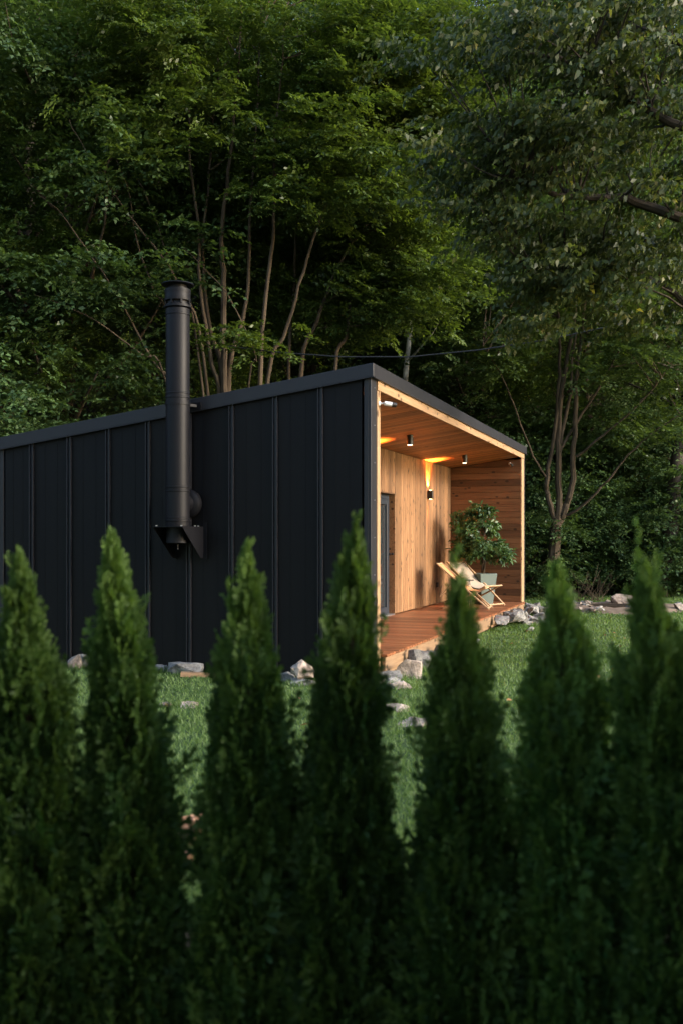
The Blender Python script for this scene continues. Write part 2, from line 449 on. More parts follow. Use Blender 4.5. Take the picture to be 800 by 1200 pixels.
def place_tree(name, meshes, x, y, label, cat='tree', group=None, s=1.0, rz=None, z=None, sz=None):
    z = float(ground_z(x, y)) if z is None else z
    e = empty(name, (x, y, z), random.uniform(0, 6.28) if rz is None else rz, label, cat, group)
    e.scale = (s, s, sz or s)
    for nm, me in zip(('trunk', 'crown'), meshes): link(nm, me, parent=e)
    return e

# ------------------------------------------------------------------ cabin  (local x along the open front, local y along the black end wall, z up)
HX, HY, HROT = 0.323, 11.2, R(70.8)
S1, T1 = 10.82, 4.95                 # length of the open front, depth of the end wall
SA, SB, TB = 0.29, 10.32, 1.48       # the porch opening and its depth
DECK = 0.28
PITCH = 0.134
def roof_z(tt): return 3.53-PITCH*tt
cabin = empty('cabin', (HX, HY, 0), HROT, 'black metal cabin with a mono-pitch roof and a timber-lined porch', 'cabin')

# end wall: flat pans between raised ribs
ribs = [0.588+0.5525*k for k in range(8)]
edges = [0.07]+ribs+[T1-.06]
for a0, a1 in zip(edges[:-1], edges[1:]):
    mb = MB()
    g = .031
    zt0, zt1 = roof_z(a0)-.10, roof_z(a1)-.10
    mb.prism([(a0+g, .04), (a1-g, .04), (a1-g, zt1), (a0+g, zt0)], 0, -.004, .05)
    for k in (1, 2):                              # shallow stiffening creases
        c0 = a0+(a1-a0)*k/3
        mb.prism([(c0-.007, .04), (c0+.007, .04), (c0+.007, roof_z(c0)-.12), (c0-.007, roof_z(c0)-.12)], 0, -.0065, .0)
    mb.build('wall_panel', M['sheet'], cabin)
for r_ in ribs:
    mb = MB(); zt = roof_z(r_)-.10
    mb.prism([(-.010, r_-.018), (-.010, r_+.018), (.02, r_+.018), (.02, r_-.018)], 2, .04, zt-.001)
    for sg in (-1, 1): mb.box(-.034, .02, r_+sg*.024-.0055, r_+sg*.024+.0055, .04, zt)
    o = mb.build('seam_rib', M['trim'], cabin)
MB().box(.055, .17, .10, T1-.1, .02, 2.75).build('wall_core', M['black'], cabin)
# long rear and far walls
MB().prism([(.05, .02), (T1, .02), (T1, roof_z(T1)-.1), (.05, roof_z(.05)-.1)], 0, S1-.12, S1).build('far_end_wall', M['sheet'], cabin)
MB().box(.05, S1-.12, T1-.1, T1-.002, .02, roof_z(T1)-.1).build('rear_wall', M['sheet'], cabin)
# corner trims
MB().box(-.012, SA-.115, -.012, .018, .03, 3.40).box(-.012, .02, .018, .075, .03, 3.39).build('corner_trim', M['trim'], cabin, bevel=.004)
MB().box(-.012, .02, T1-.065, T1+.01, .03, roof_z(T1)-.1).build('corner_trim', M['trim'], cabin, bevel=.004)
MB().box(SB+.33, S1+.012, -.012, .018, .03, 3.40).box(S1-.01, S1+.012, .018, .09, .03, 3.39).build('corner_trim', M['trim'], cabin, bevel=.004)
for zz in [.35+.42*k for k in range(8)]:
    MB().lathe([(.007, -.017), (.006, -.012)], 8, off=(0, 0, 0)).build('screw', M['chrome'], cabin, loc=(SA-.19, -.0, zz), rot=(R(90), 0, 0)).location.y = -.030
# roof with folded metal verge
rf = MB().prism([(-.03, roof_z(-.03)-.07), (T1+.03, roof_z(T1+.03)-.07), (T1+.03, roof_z(T1+.03)-.005), (-.03, roof_z(-.03)-.005)], 0, -.03, S1+.03).build('roof', M['trim'], cabin)
MB().prism([(-.045, roof_z(-.045)-.135), (T1+.045, roof_z(T1+.045)-.135), (T1+.045, roof_z(T1+.045)+.012), (-.045, roof_z(-.045)+.012)], 0, -.045, -.032).build('verge_fascia', M['trim'], cabin, bevel=.003)
MB().prism([(-.050, roof_z(-.05)-.147), (T1+.05, roof_z(T1+.05)-.147), (T1+.05, roof_z(T1+.05)-.137), (-.050, roof_z(-.05)-.137)], 0, -.056, -.02).build('drip_edge', M['trim'], cabin)
MB().box(-.03, S1+.045, -.047, -.033, 3.395, 3.545).build('eaves_fascia', M['trim'], cabin, bevel=.003)
MB().box(-.03, S1+.05, -.062, -.02, 3.383, 3.393).build('drip_edge', M['trim'], cabin)

def board(name, L, wd, th, mat, parent, loc, rot, cache={}):
    """one board, grain along its local x, origin at its middle"""
    key = (name, round(L, 3), round(wd, 3), th, mat.name)
    if key not in cache:
        mb = MB().box(-L/2, L/2, -wd/2, wd/2, -th/2, th/2); me = mb.mesh(name)
        bm = bmesh.new(); bm.from_mesh(me)
        es = [e for e in bm.edges if abs(e.verts[0].co.x-e.verts[1].co.x) > L*.5]
        bmesh.ops.bevel(bm, geom=es, offset=.004, segments=1, affect='EDGES')
        bm.to_mesh(me); bm.free(); me.materials.append(mat); cache[key] = me
    return link(name, cache[key], None, parent, loc, rot)

# timber frame round the opening
board('timber_post', 3.25-.02, .022, .11, M['beam'], cabin, (SA-.057, -.014, 1.655), (0, R(-90), 0)).data
MB().box(SA-.11, SA-.004, 0, .10, .04, 3.27).build('post_core', M['pine_dark'], cabin)
board('timber_post', 3.25-.02, .022, .30, M['beam'], cabin, (SB+.168, -.014, 1.655), (0, R(-90), 0))
board('timber_fascia', SB-SA+.44, .024, .112, M['beam'], cabin, ((SA+SB)/2+.11, -.017, 3.333), (R(90), 0, 0)).rotation_euler = (0, 0, 0)
# ceiling
CZ0 = 3.30
def ceil_z(tt): return CZ0-PITCH*(tt)
ceil = MB().prism([(.02, ceil_z(.02)+.03), (TB+.1, ceil_z(TB+.1)+.03), (TB+.1, ceil_z(TB+.1)+.05), (.02, ceil_z(.02)+.05)], 0, SA-.1, SB+.1).build('ceiling', M['pine_dark'], cabin)
nb = 74; pw = (SB-SA)/nb
for i in range(nb):
    board('ceiling_board', (TB-.01)/math.cos(math.atan(PITCH)), pw-.004, .02, M['ceil'], ceil,
          (SA+pw*(i+.5), TB/2, ceil_z(TB/2)+.012+random.uniform(-.001, .001)), (0, math.atan(PITCH), R(90)))
# porch back wall of upright boards, with the door opening
D0, D1, DT = 4.15, 6.07, 2.37
back = MB().box(SA-.1, D0, TB+.14, TB+.2, .1, 3.12).box(D1, SB+.1, TB+.14, TB+.2, .1, 3.12).box(D0, D1, TB+.14, TB+.2, DT, 3.12).build('back_wall', M['pine_dark'], cabin)
xb = SA
while xb < SB-.02:
    bw = min(random.choice((.118, .135, .135, .145)), SB-xb)
    cx = xb+bw/2; top = ceil_z(TB)-.0
    if D0-.02 < cx < D1+.0:
        board('wall_board', top-DT, round(bw-.009, 3), .024, M['pine'], back, (cx, TB+.012+random.uniform(0, .006), (top+DT)/2), (R(90), R(-90), 0))
    else:
        if cx-bw/2 < D1 < cx+bw/2: pass
        board('wall_board', top-DECK-.02, round(bw-.009, 3), .024, M['pine'], back, (cx, TB+.012+random.uniform(0, .006), (top+DECK+.02)/2), (R(90), R(-90), 0))
    xb += bw
# far side wall of level boards
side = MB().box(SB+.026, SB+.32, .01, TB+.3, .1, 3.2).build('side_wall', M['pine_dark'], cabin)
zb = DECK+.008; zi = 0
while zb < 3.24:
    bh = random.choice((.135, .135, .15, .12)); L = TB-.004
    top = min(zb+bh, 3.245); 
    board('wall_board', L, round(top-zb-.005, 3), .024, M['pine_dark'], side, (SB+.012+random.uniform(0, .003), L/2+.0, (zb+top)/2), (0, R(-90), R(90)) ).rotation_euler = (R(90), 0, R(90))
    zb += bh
# near side wall inside the porch
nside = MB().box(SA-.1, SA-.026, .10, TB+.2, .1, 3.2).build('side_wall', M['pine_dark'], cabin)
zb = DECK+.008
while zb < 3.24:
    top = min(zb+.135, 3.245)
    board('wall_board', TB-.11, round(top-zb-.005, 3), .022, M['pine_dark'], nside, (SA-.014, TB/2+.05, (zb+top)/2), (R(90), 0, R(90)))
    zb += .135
# deck
deck = MB().box(SA, SB, .06, TB+.1, .16, DECK-.032).build('deck', M['oldbeam'], cabin)
nb = 82; pw = (SB-SA)/nb
for i in range(nb):
    board('deck_board', TB+.10, pw-.013, .03, M['deck'], deck, (SA+pw*(i+.5), TB/2-.05, DECK-.015+random.uniform(-.0015, .0015)), (0, 0, R(90)))
xs = SA
for L in (2.9, 3.6, SB-SA-6.5):
    board('edge_beam', L-.006, .04, .15, M['oldbeam'], deck, (xs+L/2, -.062, DECK-.034-.08), (0, 0, 0)); xs += L
board('lower_beam', SB-SA-.3, .06, .11, M['oldbeam'], deck, ((SA+SB)/2, -.02, .085), (0, 0, 0))
# door: grey frame with glazed leaves set back in the opening
RB = TB+.118
MB().box(D0-.005, D0+.018, TB+.0, TB+.135, DECK, DT).build('door_jamb', M['pine_dark'], cabin)
MB().box(D1-.024, D1-.001, TB-.006, TB+.135, DECK+.002, DT+.012).build('door_jamb', M['pine'], cabin)
MB().box(D0+.018, D1-.024, TB-.006, TB+.135, DT-.006, DT+.012).build('door_head', M['pine'], cabin)
MB().box(D0, D1, TB+.0, TB+.135, DECK-.02, DECK+.022).build('door_sill', M['chrome'], cabin)
door = MB().box(D0+.018, D0+.09, RB-.02, RB+.05, DECK+.022, DT-.008).box(D1-.096, D1-.025, RB-.02, RB+.05, DECK+.022, DT-.008)\
    .box(D0+.09, D1-.096, RB-.02, RB+.05, DT-.09, DT-.008).build('door', M['frame'], cabin, bevel=.004)
mid = (D0+D1)/2
tg = NT('door_glass'); M['glass'] = tg.surf(tg.n('BsdfPrincipled', {'Base Color': (0.02, 0.025, 0.03, 1), 'Roughness': 0.04, 'Specular IOR Level': 0.6}).outputs[0])
for l0, l1 in ((D0+.094, mid-.004), (mid+.004, D1-.10)):
    lf = MB().box(l0, l0+.1, RB-.035, RB+.03, DECK+.028, DT-.094).box(l1-.1, l1, RB-.035, RB+.03, DECK+.028, DT-.094)\
        .box(l0+.1, l1-.1, RB-.035, RB+.03, DECK+.028, DECK+.14).box(l0+.1, l1-.1, RB-.035, RB+.03, DT-.19, DT-.094).build('door_leaf', M['frame'], door, bevel=.005)
    MB().box(l0+.09, l1-.09, RB-.008, RB+.01, DECK+.13, DT-.18).build('pane', M['glass'], door)
MB().box(mid+.05, mid+.075, RB-.085, RB-.07, 1.25, 1.42).box(mid+.05, mid+.075, RB-.085, RB-.034, 1.25, 1.27).build('door_handle', M['chrome'], door)
for dx in (.035, .09):
    MB().lathe([(.022, 0), (.022, .012), (.012, .02)], 12).build('strike_plate', M['black'], cabin, loc=(D1-.025, TB+dx, 1.33), rot=(0, R(-90), 0))
MB().box(9.02, 9.12, TB-.03, TB-.002, .62, .72).build('socket_box', M['black'], cabin, bevel=.006)
MB().box(S1+.0, S1+.02, 2, 3, .9, 2).build('window', M['frame'], cabin)

# lamps: round ceiling spots and up-down wall lights, each its own thing on the cabin
HM = Matrix.Translation((HX, HY, 0)) @ Matrix.Rotation(HROT, 4, 'Z')
def hloc(s, tt, z): return HM @ Vector((s, tt, z))
M['glow'] = m_glow('warm_lamp', (1.0, 0.62, 0.25), 9.0)
M['glow_dim'] = m_glow('dim_lamp', (1.0, 0.78, 0.5), 2.5)
for k, (s, lab) in enumerate(((4.38, 'black cylinder spotlight on the porch ceiling nearest the camera'), (8.34, 'black cylinder spotlight on the porch ceiling near the far wall'))):
    tt = .75; e = empty('ceiling_spotlight', hloc(s, tt, ceil_z(tt)), HROT, lab, 'lamp', 'porch ceiling spotlights')
    MB().lathe([(.047, -.15), (.052, -.145), (.052, .0), (.03, .01)], 20).build('housing', M['black'], e, smooth=True)
    MB().lathe([(.04, -.153), (.04, -.151)], 20).build('lens', M['glow_dim'], e)
def spot(loc, dirv, energy, size, parent):
    l = bpy.data.lights.new('lamp_beam', 'SPOT'); l.energy = energy; l.color = (1.0, .34, .07); l.spot_size = size; l.spot_blend = 1.0; l.shadow_soft_size = .02
    o = bpy.data.objects.new('lamp_beam', l); COL.objects.link(o); o.parent = parent
    o.location = loc; o.rotation_euler = Vector(dirv).to_track_quat('-Z', 'Y').to_euler()
for s, lab in ((4.40, 'black up-and-down wall light beside the porch door'), (8.36, 'black up-and-down wall light glowing on the far half of the porch wall')):
    e = empty('wall_light', hloc(s, TB-.002, 2.45), HROT, lab, 'lamp', 'porch wall lights')
    MB().box(-.045, .045, -.10, -.0, -.085, .085).build('housing', M['black'], e, bevel=.006)
    for sg in (1, -1):
        MB().lathe([(.026, 0), (.024, .003)], 16).build('lens', M['glow'], e, loc=(0, -.05, sg*.086 - (.0015 if sg < 0 else 0)))
        spot((0, -.05, sg*.1), (0, .10, sg), 170.0 if sg > 0 else 14.0, R(84) if sg > 0 else R(44), e)
def bullet_cam(loc, dirv, label, rz=0.0):
    e = empty('security_camera', loc, HROT+rz, label, 'camera', 'security cameras on the porch')
    e.scale = (.68, .68, .68); d = Vector(dirv).normalized(); q = d.to_track_quat('Z', 'Y').to_euler()
    MB().lathe([(.042, 0), (.042, .012), (.02, .03)], 18).build('mount', M['white'], e, rot=(R(90), 0, 0), smooth=True)
    MB().tube([(0, -.02, 0), (0, -.07, .0), tuple(Vector((0, -.09, .0))+d*.03)], .014, 10).build('arm', M['white'], e, smooth=True)
    o = Vector((0, -.09, .0))
    MB().lathe([(.03, -.0), (.038, .012), (.038, .15)], 20).build('body', M['white'], e, loc=o, rot=q, smooth=True)
    MB().lathe([(.0415, .13), (.0415, .21), (.036, .212)], 20).build('hood', M['black'], e, loc=o, rot=q, smooth=True)
bullet_cam(hloc(SA-.06, -.027, 3.13), (.55, -.75, -.10), 'white bullet security camera on the near porch post')
bullet_cam(hloc(SB-.001, .22, 3.16), (.55, -.8, -.35), 'small white security camera on the far porch wall', R(-90))

# flue on the end wall
FT, FO, FR = 2.236, .31, .138
flue = empty('chimney_flue', hloc(-FO, FT, 1.74), HROT, 'tall black metal chimney flue standing off the cabin end wall', 'chimney')
def ring(z0, z1, r): return [(FR, z0-.004), (r, z0), (r, z1), (FR, z1+.004)]
MB().lathe([(FR-.004, 0)]+ring(.06, .075, FR+.008)+ring(.095, .105, FR+.004)+[(FR, .38)]+ring(.40, .415, FR+.007)+ring(.445, .46, FR+.007)+[(FR, 1.4)]+ring(1.48, 1.50, FR+.007)+ring(1.53, 1.54, FR+.004)+[(FR, 2.4)]+ring(2.44, 2.455, FR+.006)+[(FR, 2.51), (FR-.015, 2.52)], 40).build('pipe', M['flue'], flue, smooth=True)
cap = MB().lathe([(FR-.02, 2.515), (FR+.022, 2.525), (FR+.022, 2.54), (FR+.006, 2.545), (FR+.006, 2.56)], 40).lathe([(FR-.012, 2.56), (FR-.012, 2.66)], 40).lathe([(FR+.016, 2.60), (FR+.018, 2.605), (FR+.006, 2.66), (FR+.012, 2.70), (FR+.012, 2.735), (FR-.02, 2.74)], 40).lathe([(FR-.03, 2.73), (FR-.03, 2.79)], 32)
cap.build('cowl', M['flue'], flue, smooth=True)
MB().lathe([(FR+.045, 2.785), (FR+.052, 2.792), (FR+.048, 2.80), (.03, 2.835), (.001, 2.84)], 40).build('rain_cap', M['flue'], flue, smooth=True)
for k in range(8):
    a_ = k*math.pi/4
    MB().box(-.006, .006, -.01, .01, 2.56, 2.605).build('cowl_strut', M['flue'], flue, loc=(math.cos(a_)*(FR+.01), math.sin(a_)*(FR+.01), 0), rot=(0, 0, a_))
MB().lathe([(FR-.02, -.20), (FR-.005, -.19), (FR-.005, -.012)], 36).build('drain_stub', M['flue'], flue, smooth=True)
MB().lathe([(.008, -.27), (.008, -.2)], 10).build('drain_spout', M['trim'], flue)
br = empty('wall_bracket', parent=flue)
MB().box(-.24, FO-.035, -.19, .19, -.010, -.002).build('bracket_plate', M['flue'], br)
for sg in (-1, 1):
    MB().prism([(-.24, -.012), (FO-.036, -.012), (FO-.036, -.37), (FO-.10, -.37)], 1, sg*.185-.004, sg*.185+.004).build('bracket_web', M['flue'], br)
    MB().box(FO-.036, FO-.0305, min(sg*.185, sg*.235), max(sg*.185, sg*.235), -.38, .05).build('bracket_flange', M['flue'], br)
for q in ((-.21, -.16), (-.21, .16), (.12, -.16), (.12, .16), (.2, -.16)):
    MB().lathe([(.012, 0), (.012, .012)], 6).build('bolt', M['chrome'], br, loc=(q[0], q[1], 0))
MB().lathe([(.11, 0), (.11, FO-.05)], 28, 'x', (0, 0, .27)).build('tee_branch', M['flue'], flue, smooth=True)
MB().lathe([(.125, FO-.13), (.165, FO-.10), (.17, FO-.075), (.17, FO-.034)], 36, 'x', (0, 0, .27)).build('wall_rosette', M['flue'], flue, smooth=True)
cl = MB().lathe([(FR+.008, 1.40), (FR+.008, 1.44)], 36); cl.bar((FR, -.05, 1.42), (FO-.03, -.12, 1.42), .03, .03); cl.bar((FR, .03, 1.42), (FO-.03, -.02, 1.42), .02, .02); cl.box(FO-.065, FO-.05+.018, -.17, .0, 1.38, 1.46)
cl.build('pipe_clamp', M['flue'], flue)

# ------------------------------------------------------------------ things on the deck
def deck_chair(px_floor, py_floor, Y, ang, label, mat):
    """folding sling chair; local x points to its front"""
    e = empty('deck_chair', (at(px_floor, py_floor, Y).x, Y, DECK+.001), ang, label, 'chair', 'folding deck chairs on the porch')
    W = .285; H = .86
    for nm, pa, pb, hw in (('back_rail', (-.47, H), (.50, .018), W), ('front_rail', (.42, .40), (-.36, .018), W-.035)):
        for sg in (-1, 1):
            MB().bar((pa[0], sg*hw, pa[1]), (pb[0], sg*hw, pb[1]), .026, .045, (0, 1, 0)).build(nm, M['chairwood'], e, bevel=.004)
    for nm, p, hw in (('top_bar', (-.455, H-.014), W), ('foot_bar', (.47, .045), W), ('seat_bar', (.42, .40), W+.02), ('rear_bar', (-.33, .033), W-.035)):
        MB().tube([(p[0], -hw, p[1]), (p[0], hw, p[1])], .016, 10).build(nm, M['chairwood'], e, smooth=True)
    for sg in (-1, 1):                # prop that holds the back up
        MB().bar((-.13, sg*(W+.02), .56), (-.40, sg*(W+.02), .25), .02, .03, (0, 1, 0)).build('prop', M['chairwood'], e)
    n = 18; v = []; f = []
    for i in range(n+1):
        u = i/n
        x = -.455+u*.875; z = (H-.012)*(1-u)**1.0+.41*u - 1.05*(u**1.15)*(1-u)*(.55+.45*u)
        for j in range(7):
            q = (j/6-.5)*2; v.append((x, q*(W-.03), z-.02*(1-q*q)*math.sin(u*math.pi)))
    for i in range(n):
        for j in range(6):
            b = i*7+j; f.append((b, b+1, b+8, b+7))
    me = bpy.data.meshes.new('sling'); me.from_pydata(v, [], f)
    o = link('sling', me, mat, e, smooth=True); md = o.modifiers.new('thick', 'SOLIDIFY'); md.thickness = .004
    return e
deck_chair(556, 708, 19.75, R(-42), 'beige canvas folding deck chair beside the planter', M['canvas'])
deck_chair(543, 714, 18.75, R(-14), 'rust-orange canvas folding deck chair nearer the door', M['canvas2'])
tb = empty('side_table', (at(546, 700, 19.5).x, 19.5, DECK+.001), R(20), 'small dark metal side table between the deck chairs', 'table')
MB().lathe([(.14, .50), (.145, .505), (.145, .515), (.14, .52)], 28).build('table_top', M['tablemetal'], tb, smooth=True)
for k in range(3):
    a_ = k*2.094+.4; MB().tube([(math.cos(a_)*.1, math.sin(a_)*.1, .5), (math.cos(a_)*.13, math.sin(a_)*.13, .0)], .008, 8).build('leg', M['tablemetal'], tb)

PY = 20.15; pp = at(566, 700, PY)
pot = empty('planter', (pp.x, PY, DECK+.001), R(25), 'grey-green tapered square planter by the far porch wall', 'planter')
mb = MB(); b0, b1, hp = .135, .20, .62
mb.v = [(sx*b, sy*b, z) for z, b in ((0, b0), (hp, b1), (hp, b1-.025), (hp-.05, b1-.03)) for sx, sy in ((-1,-1),(1,-1),(1,1),(-1,1))]
mb.f = [(3, 2, 1, 0), (12, 13, 14, 15)]+[(l*4+k, l*4+(k+1) % 4, l*4+4+(k+1) % 4, l*4+4+k) for l in range(3) for k in range(4)]
mb.build('shell', M['pot'], pot, bevel=.006)
MB().box(-.165, .165, -.165, .165, hp-.05, hp-.035).build('soil', M['soil'], pot)
fic = empty('potted_fig_tree', (pp.x, PY, DECK+.57), 0, 'small glossy-leaved fig tree growing in the planter', 'plant')
mb = MB()
for k in range(3):
    pts = [(math.cos(k*2.09+u*5)*.03*(1-.3*u), math.sin(k*2.09+u*5)*.03*(1-.3*u), u*.62) for u in [i/14 for i in range(15)]]
    mb.tube(pts, .017, 7)
rng = np.random.default_rng(5)
c, p, az = crown_points(rng, 30, 17, (0, 0, .84), (.52, .46, .66), .075, .25)
low = p[:, 2] > .22+np.hypot(p[:, 0], p[:, 1])*.25
p, az = p[low], az[low]
for q in c[:22]: mb.tube(limb((0, 0, .58), tuple(q), .15, 5), [.010, .008, .006, .004, .003], 5)
mb.build('trunk', M['bark'], fic, smooth=True)
lv = sprays(rng, p, az, rng.normal(.0, .4, len(p)), [spray_template(rng, .16, .035, 1) for _ in range(4)], .105, .046, .6, droop=.35)
link('crown', leaf_mesh('crown', *lv[:3], lv[3], lv[4], lv[5], M['leaf_ficus']), parent=fic)

# ------------------------------------------------------------------ thuja hedge
def thuja_template(rng):
    """flat branching spray of scale foliage; x forward, spreading in the x-z plane; rows of strips (a, b, width)"""
    S = []
    def strip(a, b, w0): S.append((a, b, w0))
    L = 1.0; n = 7
    pts = [(u, 0, .10*u*u) for u in [i/n for i in range(n+1)]]
    for i in range(n): strip(pts[i], pts[i+1], .055*(1-.6*i/n))
    for i in range(1, n+1):
        sg = 1 if i % 2 else -1
        l = .42*(1-.55*i/n)+.10; a = R(rng.uniform(28, 44))*sg
        o = pts[i]; d = (math.cos(a), rng.normal(0, .12), math.sin(a))
        m = tuple(o[k]+d[k]*l*.5 for k in range(3)); e = tuple(o[k]+d[k]*l+(.0, 0, .04)[k] for k in range(3))
        strip(o, m, .06); strip(m, e, .045)
        for q, sl in ((.35, .5), (.6, .4), (.8, .3)):
            for s2 in (1, -1):
                a2 = a+s2*R(38); o2 = tuple(o[k]+d[k]*l*q for k in range(3))
                e2 = (o2[0]+math.cos(a2)*l*sl, o2[1]+rng.normal(0, .03), o2[2]+math.sin(a2)*l*sl)
                strip(o2, e2, .05)
    A = np.array([s[0] for s in S]); B = np.array([s[1] for s in S]); W = np.array([s[2] for s in S])
    return A, B, W

def thuja_meshes(seed, H, rmax, lean=0.0, leaders=4, lead=.05):
    rng = np.random.default_rng(seed)
    T = [thuja_template(rng) for _ in range(5)]
    def rad(z):
        return np.interp(H-z, [0, .05, .165, .26, .36, .62, .9, 1.6], [.0, .005, .026, .049, .070, .091, .110, .172])*rmax/.148
    N = 1750
    z = H-(H-.03)*rng.uniform(0, 1, N)**.88
    az = rng.uniform(0, 2*np.pi, N)
    lump = 1+rng.uniform(.03, .12)*np.sin(az*2+z*5+seed*3)+.08*np.sin(az*3+z*9+seed)+.07*np.sin(az*5-z*17+seed*2)
    r = rad(z)*lump
    fr = rng.uniform(.25, .85, N)
    size = rng.uniform(.075, .14, N)*np.clip(.32+r/.13*.68, .3, 1.05)
    pitch = R(64)+rng.normal(0, .2, N)+.2*np.clip(1-(H-z)/.4, 0, 1)-.25*np.clip((H-z)/H-.5, 0, .5)
    wild = rng.uniform(0, 1, N) < .24; r = np.where(wild, r*1.12+.012, r); size = np.where(wild, size*1.35, size)
    rr = np.maximum(r*fr, r-size*np.cos(pitch)*.9)
    pos = np.stack([np.cos(az)*rr, np.sin(az)*rr, z-size*.75*np.sin(pitch)], 1)
    # leaders at the tip
    for k in range(leaders):
        ln = (lead+.16)*(1-.0*k) if k == 0 else rng.uniform(.10, .17)+lead*.45*(leaders > 4)
        m = int((11 if lead > .1 else 56)*ln/.2)+8; u = rng.uniform(0, 1, m); a0 = rng.uniform(0, 6.28); off = 0 if k == 0 else rng.uniform(.02, .05)
        z0 = H-.16-(0 if k == 0 else rng.uniform(.0, .12)); zz = z0+u*ln; aa = rng.uniform(0, 6.28, m)
        q = np.stack([np.cos(a0)*off*(u+.5)+np.cos(aa)*.004, np.sin(a0)*off*(u+.5)+np.sin(aa)*.004, zz-.04], 1)
        pos = np.concatenate([pos, q]); az = np.concatenate([az, aa]); pitch = np.concatenate([pitch, R(66)+rng.normal(0, .2, m)])
        size = np.concatenate([size, rng.uniform(.025, .05, m)*(1.3-u*.75)]); z = np.concatenate([z, zz])
    n = len(pos)
    pos[:, 0] += lean*np.clip(pos[:, 2]-.7, 0, 9)
    Rm = rot_frames(az+rng.normal(0, .55, n), np.clip(pitch, -.2, 1.5), rng.normal(0, .5, n))
    which = rng.integers(0, 5, n); base = np.clip(rng.uniform(0, 1, n)*.42+.58*np.clip((pos[:, 2]-H+.65)/.65, 0, 1), 0, 1)  # tips paler as young growth; gradient also paints in lit tops and shaded bases
    V, TI = [], []
    for k, (A, B, W) in enumerate(T):
        s = which == k; m = s.sum(); sz = size[s][:, None, None]
        a = pos[s][:, None]+np.einsum('nij,kj->nki', Rm[s], A)*sz
        b = pos[s][:, None]+np.einsum('nij,kj->nki', Rm[s], B)*sz
        d = b-a; nn = np.repeat(Rm[s][:, None, :, 1], len(A), 1)+rng.normal(0, .5, a.shape)
        sd = np.cross(d, nn); sd /= np.linalg.norm(sd, axis=2, keepdims=True)+1e-9
        wd = (W[None, :, None]*sz)*.5+.0008
        v = np.stack([a-sd*wd, b+(-sd)*wd*.55, b+sd*wd*.55, a+sd*wd], 2)
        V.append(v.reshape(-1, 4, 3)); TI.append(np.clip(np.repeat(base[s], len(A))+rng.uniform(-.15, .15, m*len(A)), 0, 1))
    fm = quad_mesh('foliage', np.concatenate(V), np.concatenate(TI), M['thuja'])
    mb = MB(); tz = [0, .4, .8, H-.25, H-.08]
    mb.tube([(lean*max(0, q-.7), 0, q) for q in [-.1]+tz[1:]], [.022, .018, .013, .006, .003], 7)
    for k in range(26):
        q = rng.uniform(.15, H-.35); a_ = rng.uniform(0, 6.28); l = float(rad(q))*.75
        mb.tube([(lean*max(0, q-.7), 0, q), (lean*max(0, q-.7)+math.cos(a_)*l, math.sin(a_)*l, q+l*1.1)], [.006, .003], 5)
    tm = mb.mesh('trunk'); tm.materials.append(M['bark'])
    return tm, fm
HEDGE = [  # leader tip px, py, body tip py, base px, depth, half width m, seed, label
    (22, 632, 652, 38, 3.15, .172, 1, 'leftmost thuja of the hedge, cut by the photo edge'),
    (130, 612, 632, 152, 3.25, .142, 2, 'second thuja from the left with a forked bright tip'),
    (290, 622, 650, 292, 3.20, .148, 3, 'third thuja from the left, alone against the black wall'),
    (417, 592, 620, 404, 3.15, .140, 4, 'tallest thuja of the hedge, in front of the cabin corner'),
    (536, 602, 682, 543, 3.05, .150, 5, 'thuja of the hedge in front of the deck chairs and porch'),
    (652, 646, 664, 668, 2.95, .160, 6, 'thuja of the hedge in front of the forked lawn tree'),
    (752, 600, 660, 792, 2.80, .168, 7, 'rightmost thuja of the hedge with long loose leader shoots'),
    (-95, 630, 648, -85, 3.15, .165, 8, 'thuja of the hedge just past the left photo edge'),
    (890, 615, 640, 915, 2.75, .165, 9, 'thuja of the hedge just past the right photo edge'),
]
for tx, ty, by, bx, Yd, hw, sd, lab in HEDGE:
    tip = at(tx, ty, Yd); base = at(bx, 1200, Yd)
    H = at(tx, by, Yd).z; lean = (tip.x-base.x)/(H-.7)
    e = empty('thuja_shrub', (base.x, Yd, 0), 0, lab, 'shrub', 'thujas planted in the front hedge')
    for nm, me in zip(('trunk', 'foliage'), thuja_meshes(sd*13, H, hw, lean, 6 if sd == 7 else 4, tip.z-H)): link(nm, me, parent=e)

# ------------------------------------------------------------------ stones
def rock_mesh(seed, sx, sy, sz, mat, n=15):
    rnd = random.Random(seed); bm = bmesh.new()
    for i in range(n):
        v = Vector((rnd.gauss(0, 1), rnd.gauss(0, 1), rnd.gauss(0, 1))).normalized()
        v = Vector([max(-.72, min(.72, q*rnd.uniform(.85, 1.1))) for q in v])/.72
        bm.verts.new((v.x*sx/2, v.y*sy/2, v.z*sz/2))
    r = bmesh.ops.convex_hull(bm, input=bm.verts[:])
    bmesh.ops.delete(bm, geom=[g for g in r['geom_interior'] if isinstance(g, bmesh.types.BMVert)], context='VERTS')
    bmesh.ops.triangulate(bm, faces=bm.faces[:])
    bmesh.ops.subdivide_edges(bm, edges=bm.edges[:], cuts=2, use_grid_fill=True)
    k = (sx+sy+sz)/3
    from mathutils import noise
    for v in bm.verts:
        q = v.co/k*3.2+Vector((seed*1.7, 0, 0))
        v.co += v.co.normalized()*(noise.noise(q)*.09+noise.noise(q*2.7)*.05)*k
    me = bpy.data.meshes.new('rock'); bm.to_mesh(me); bm.free(); me.materials.append(mat)
    return me
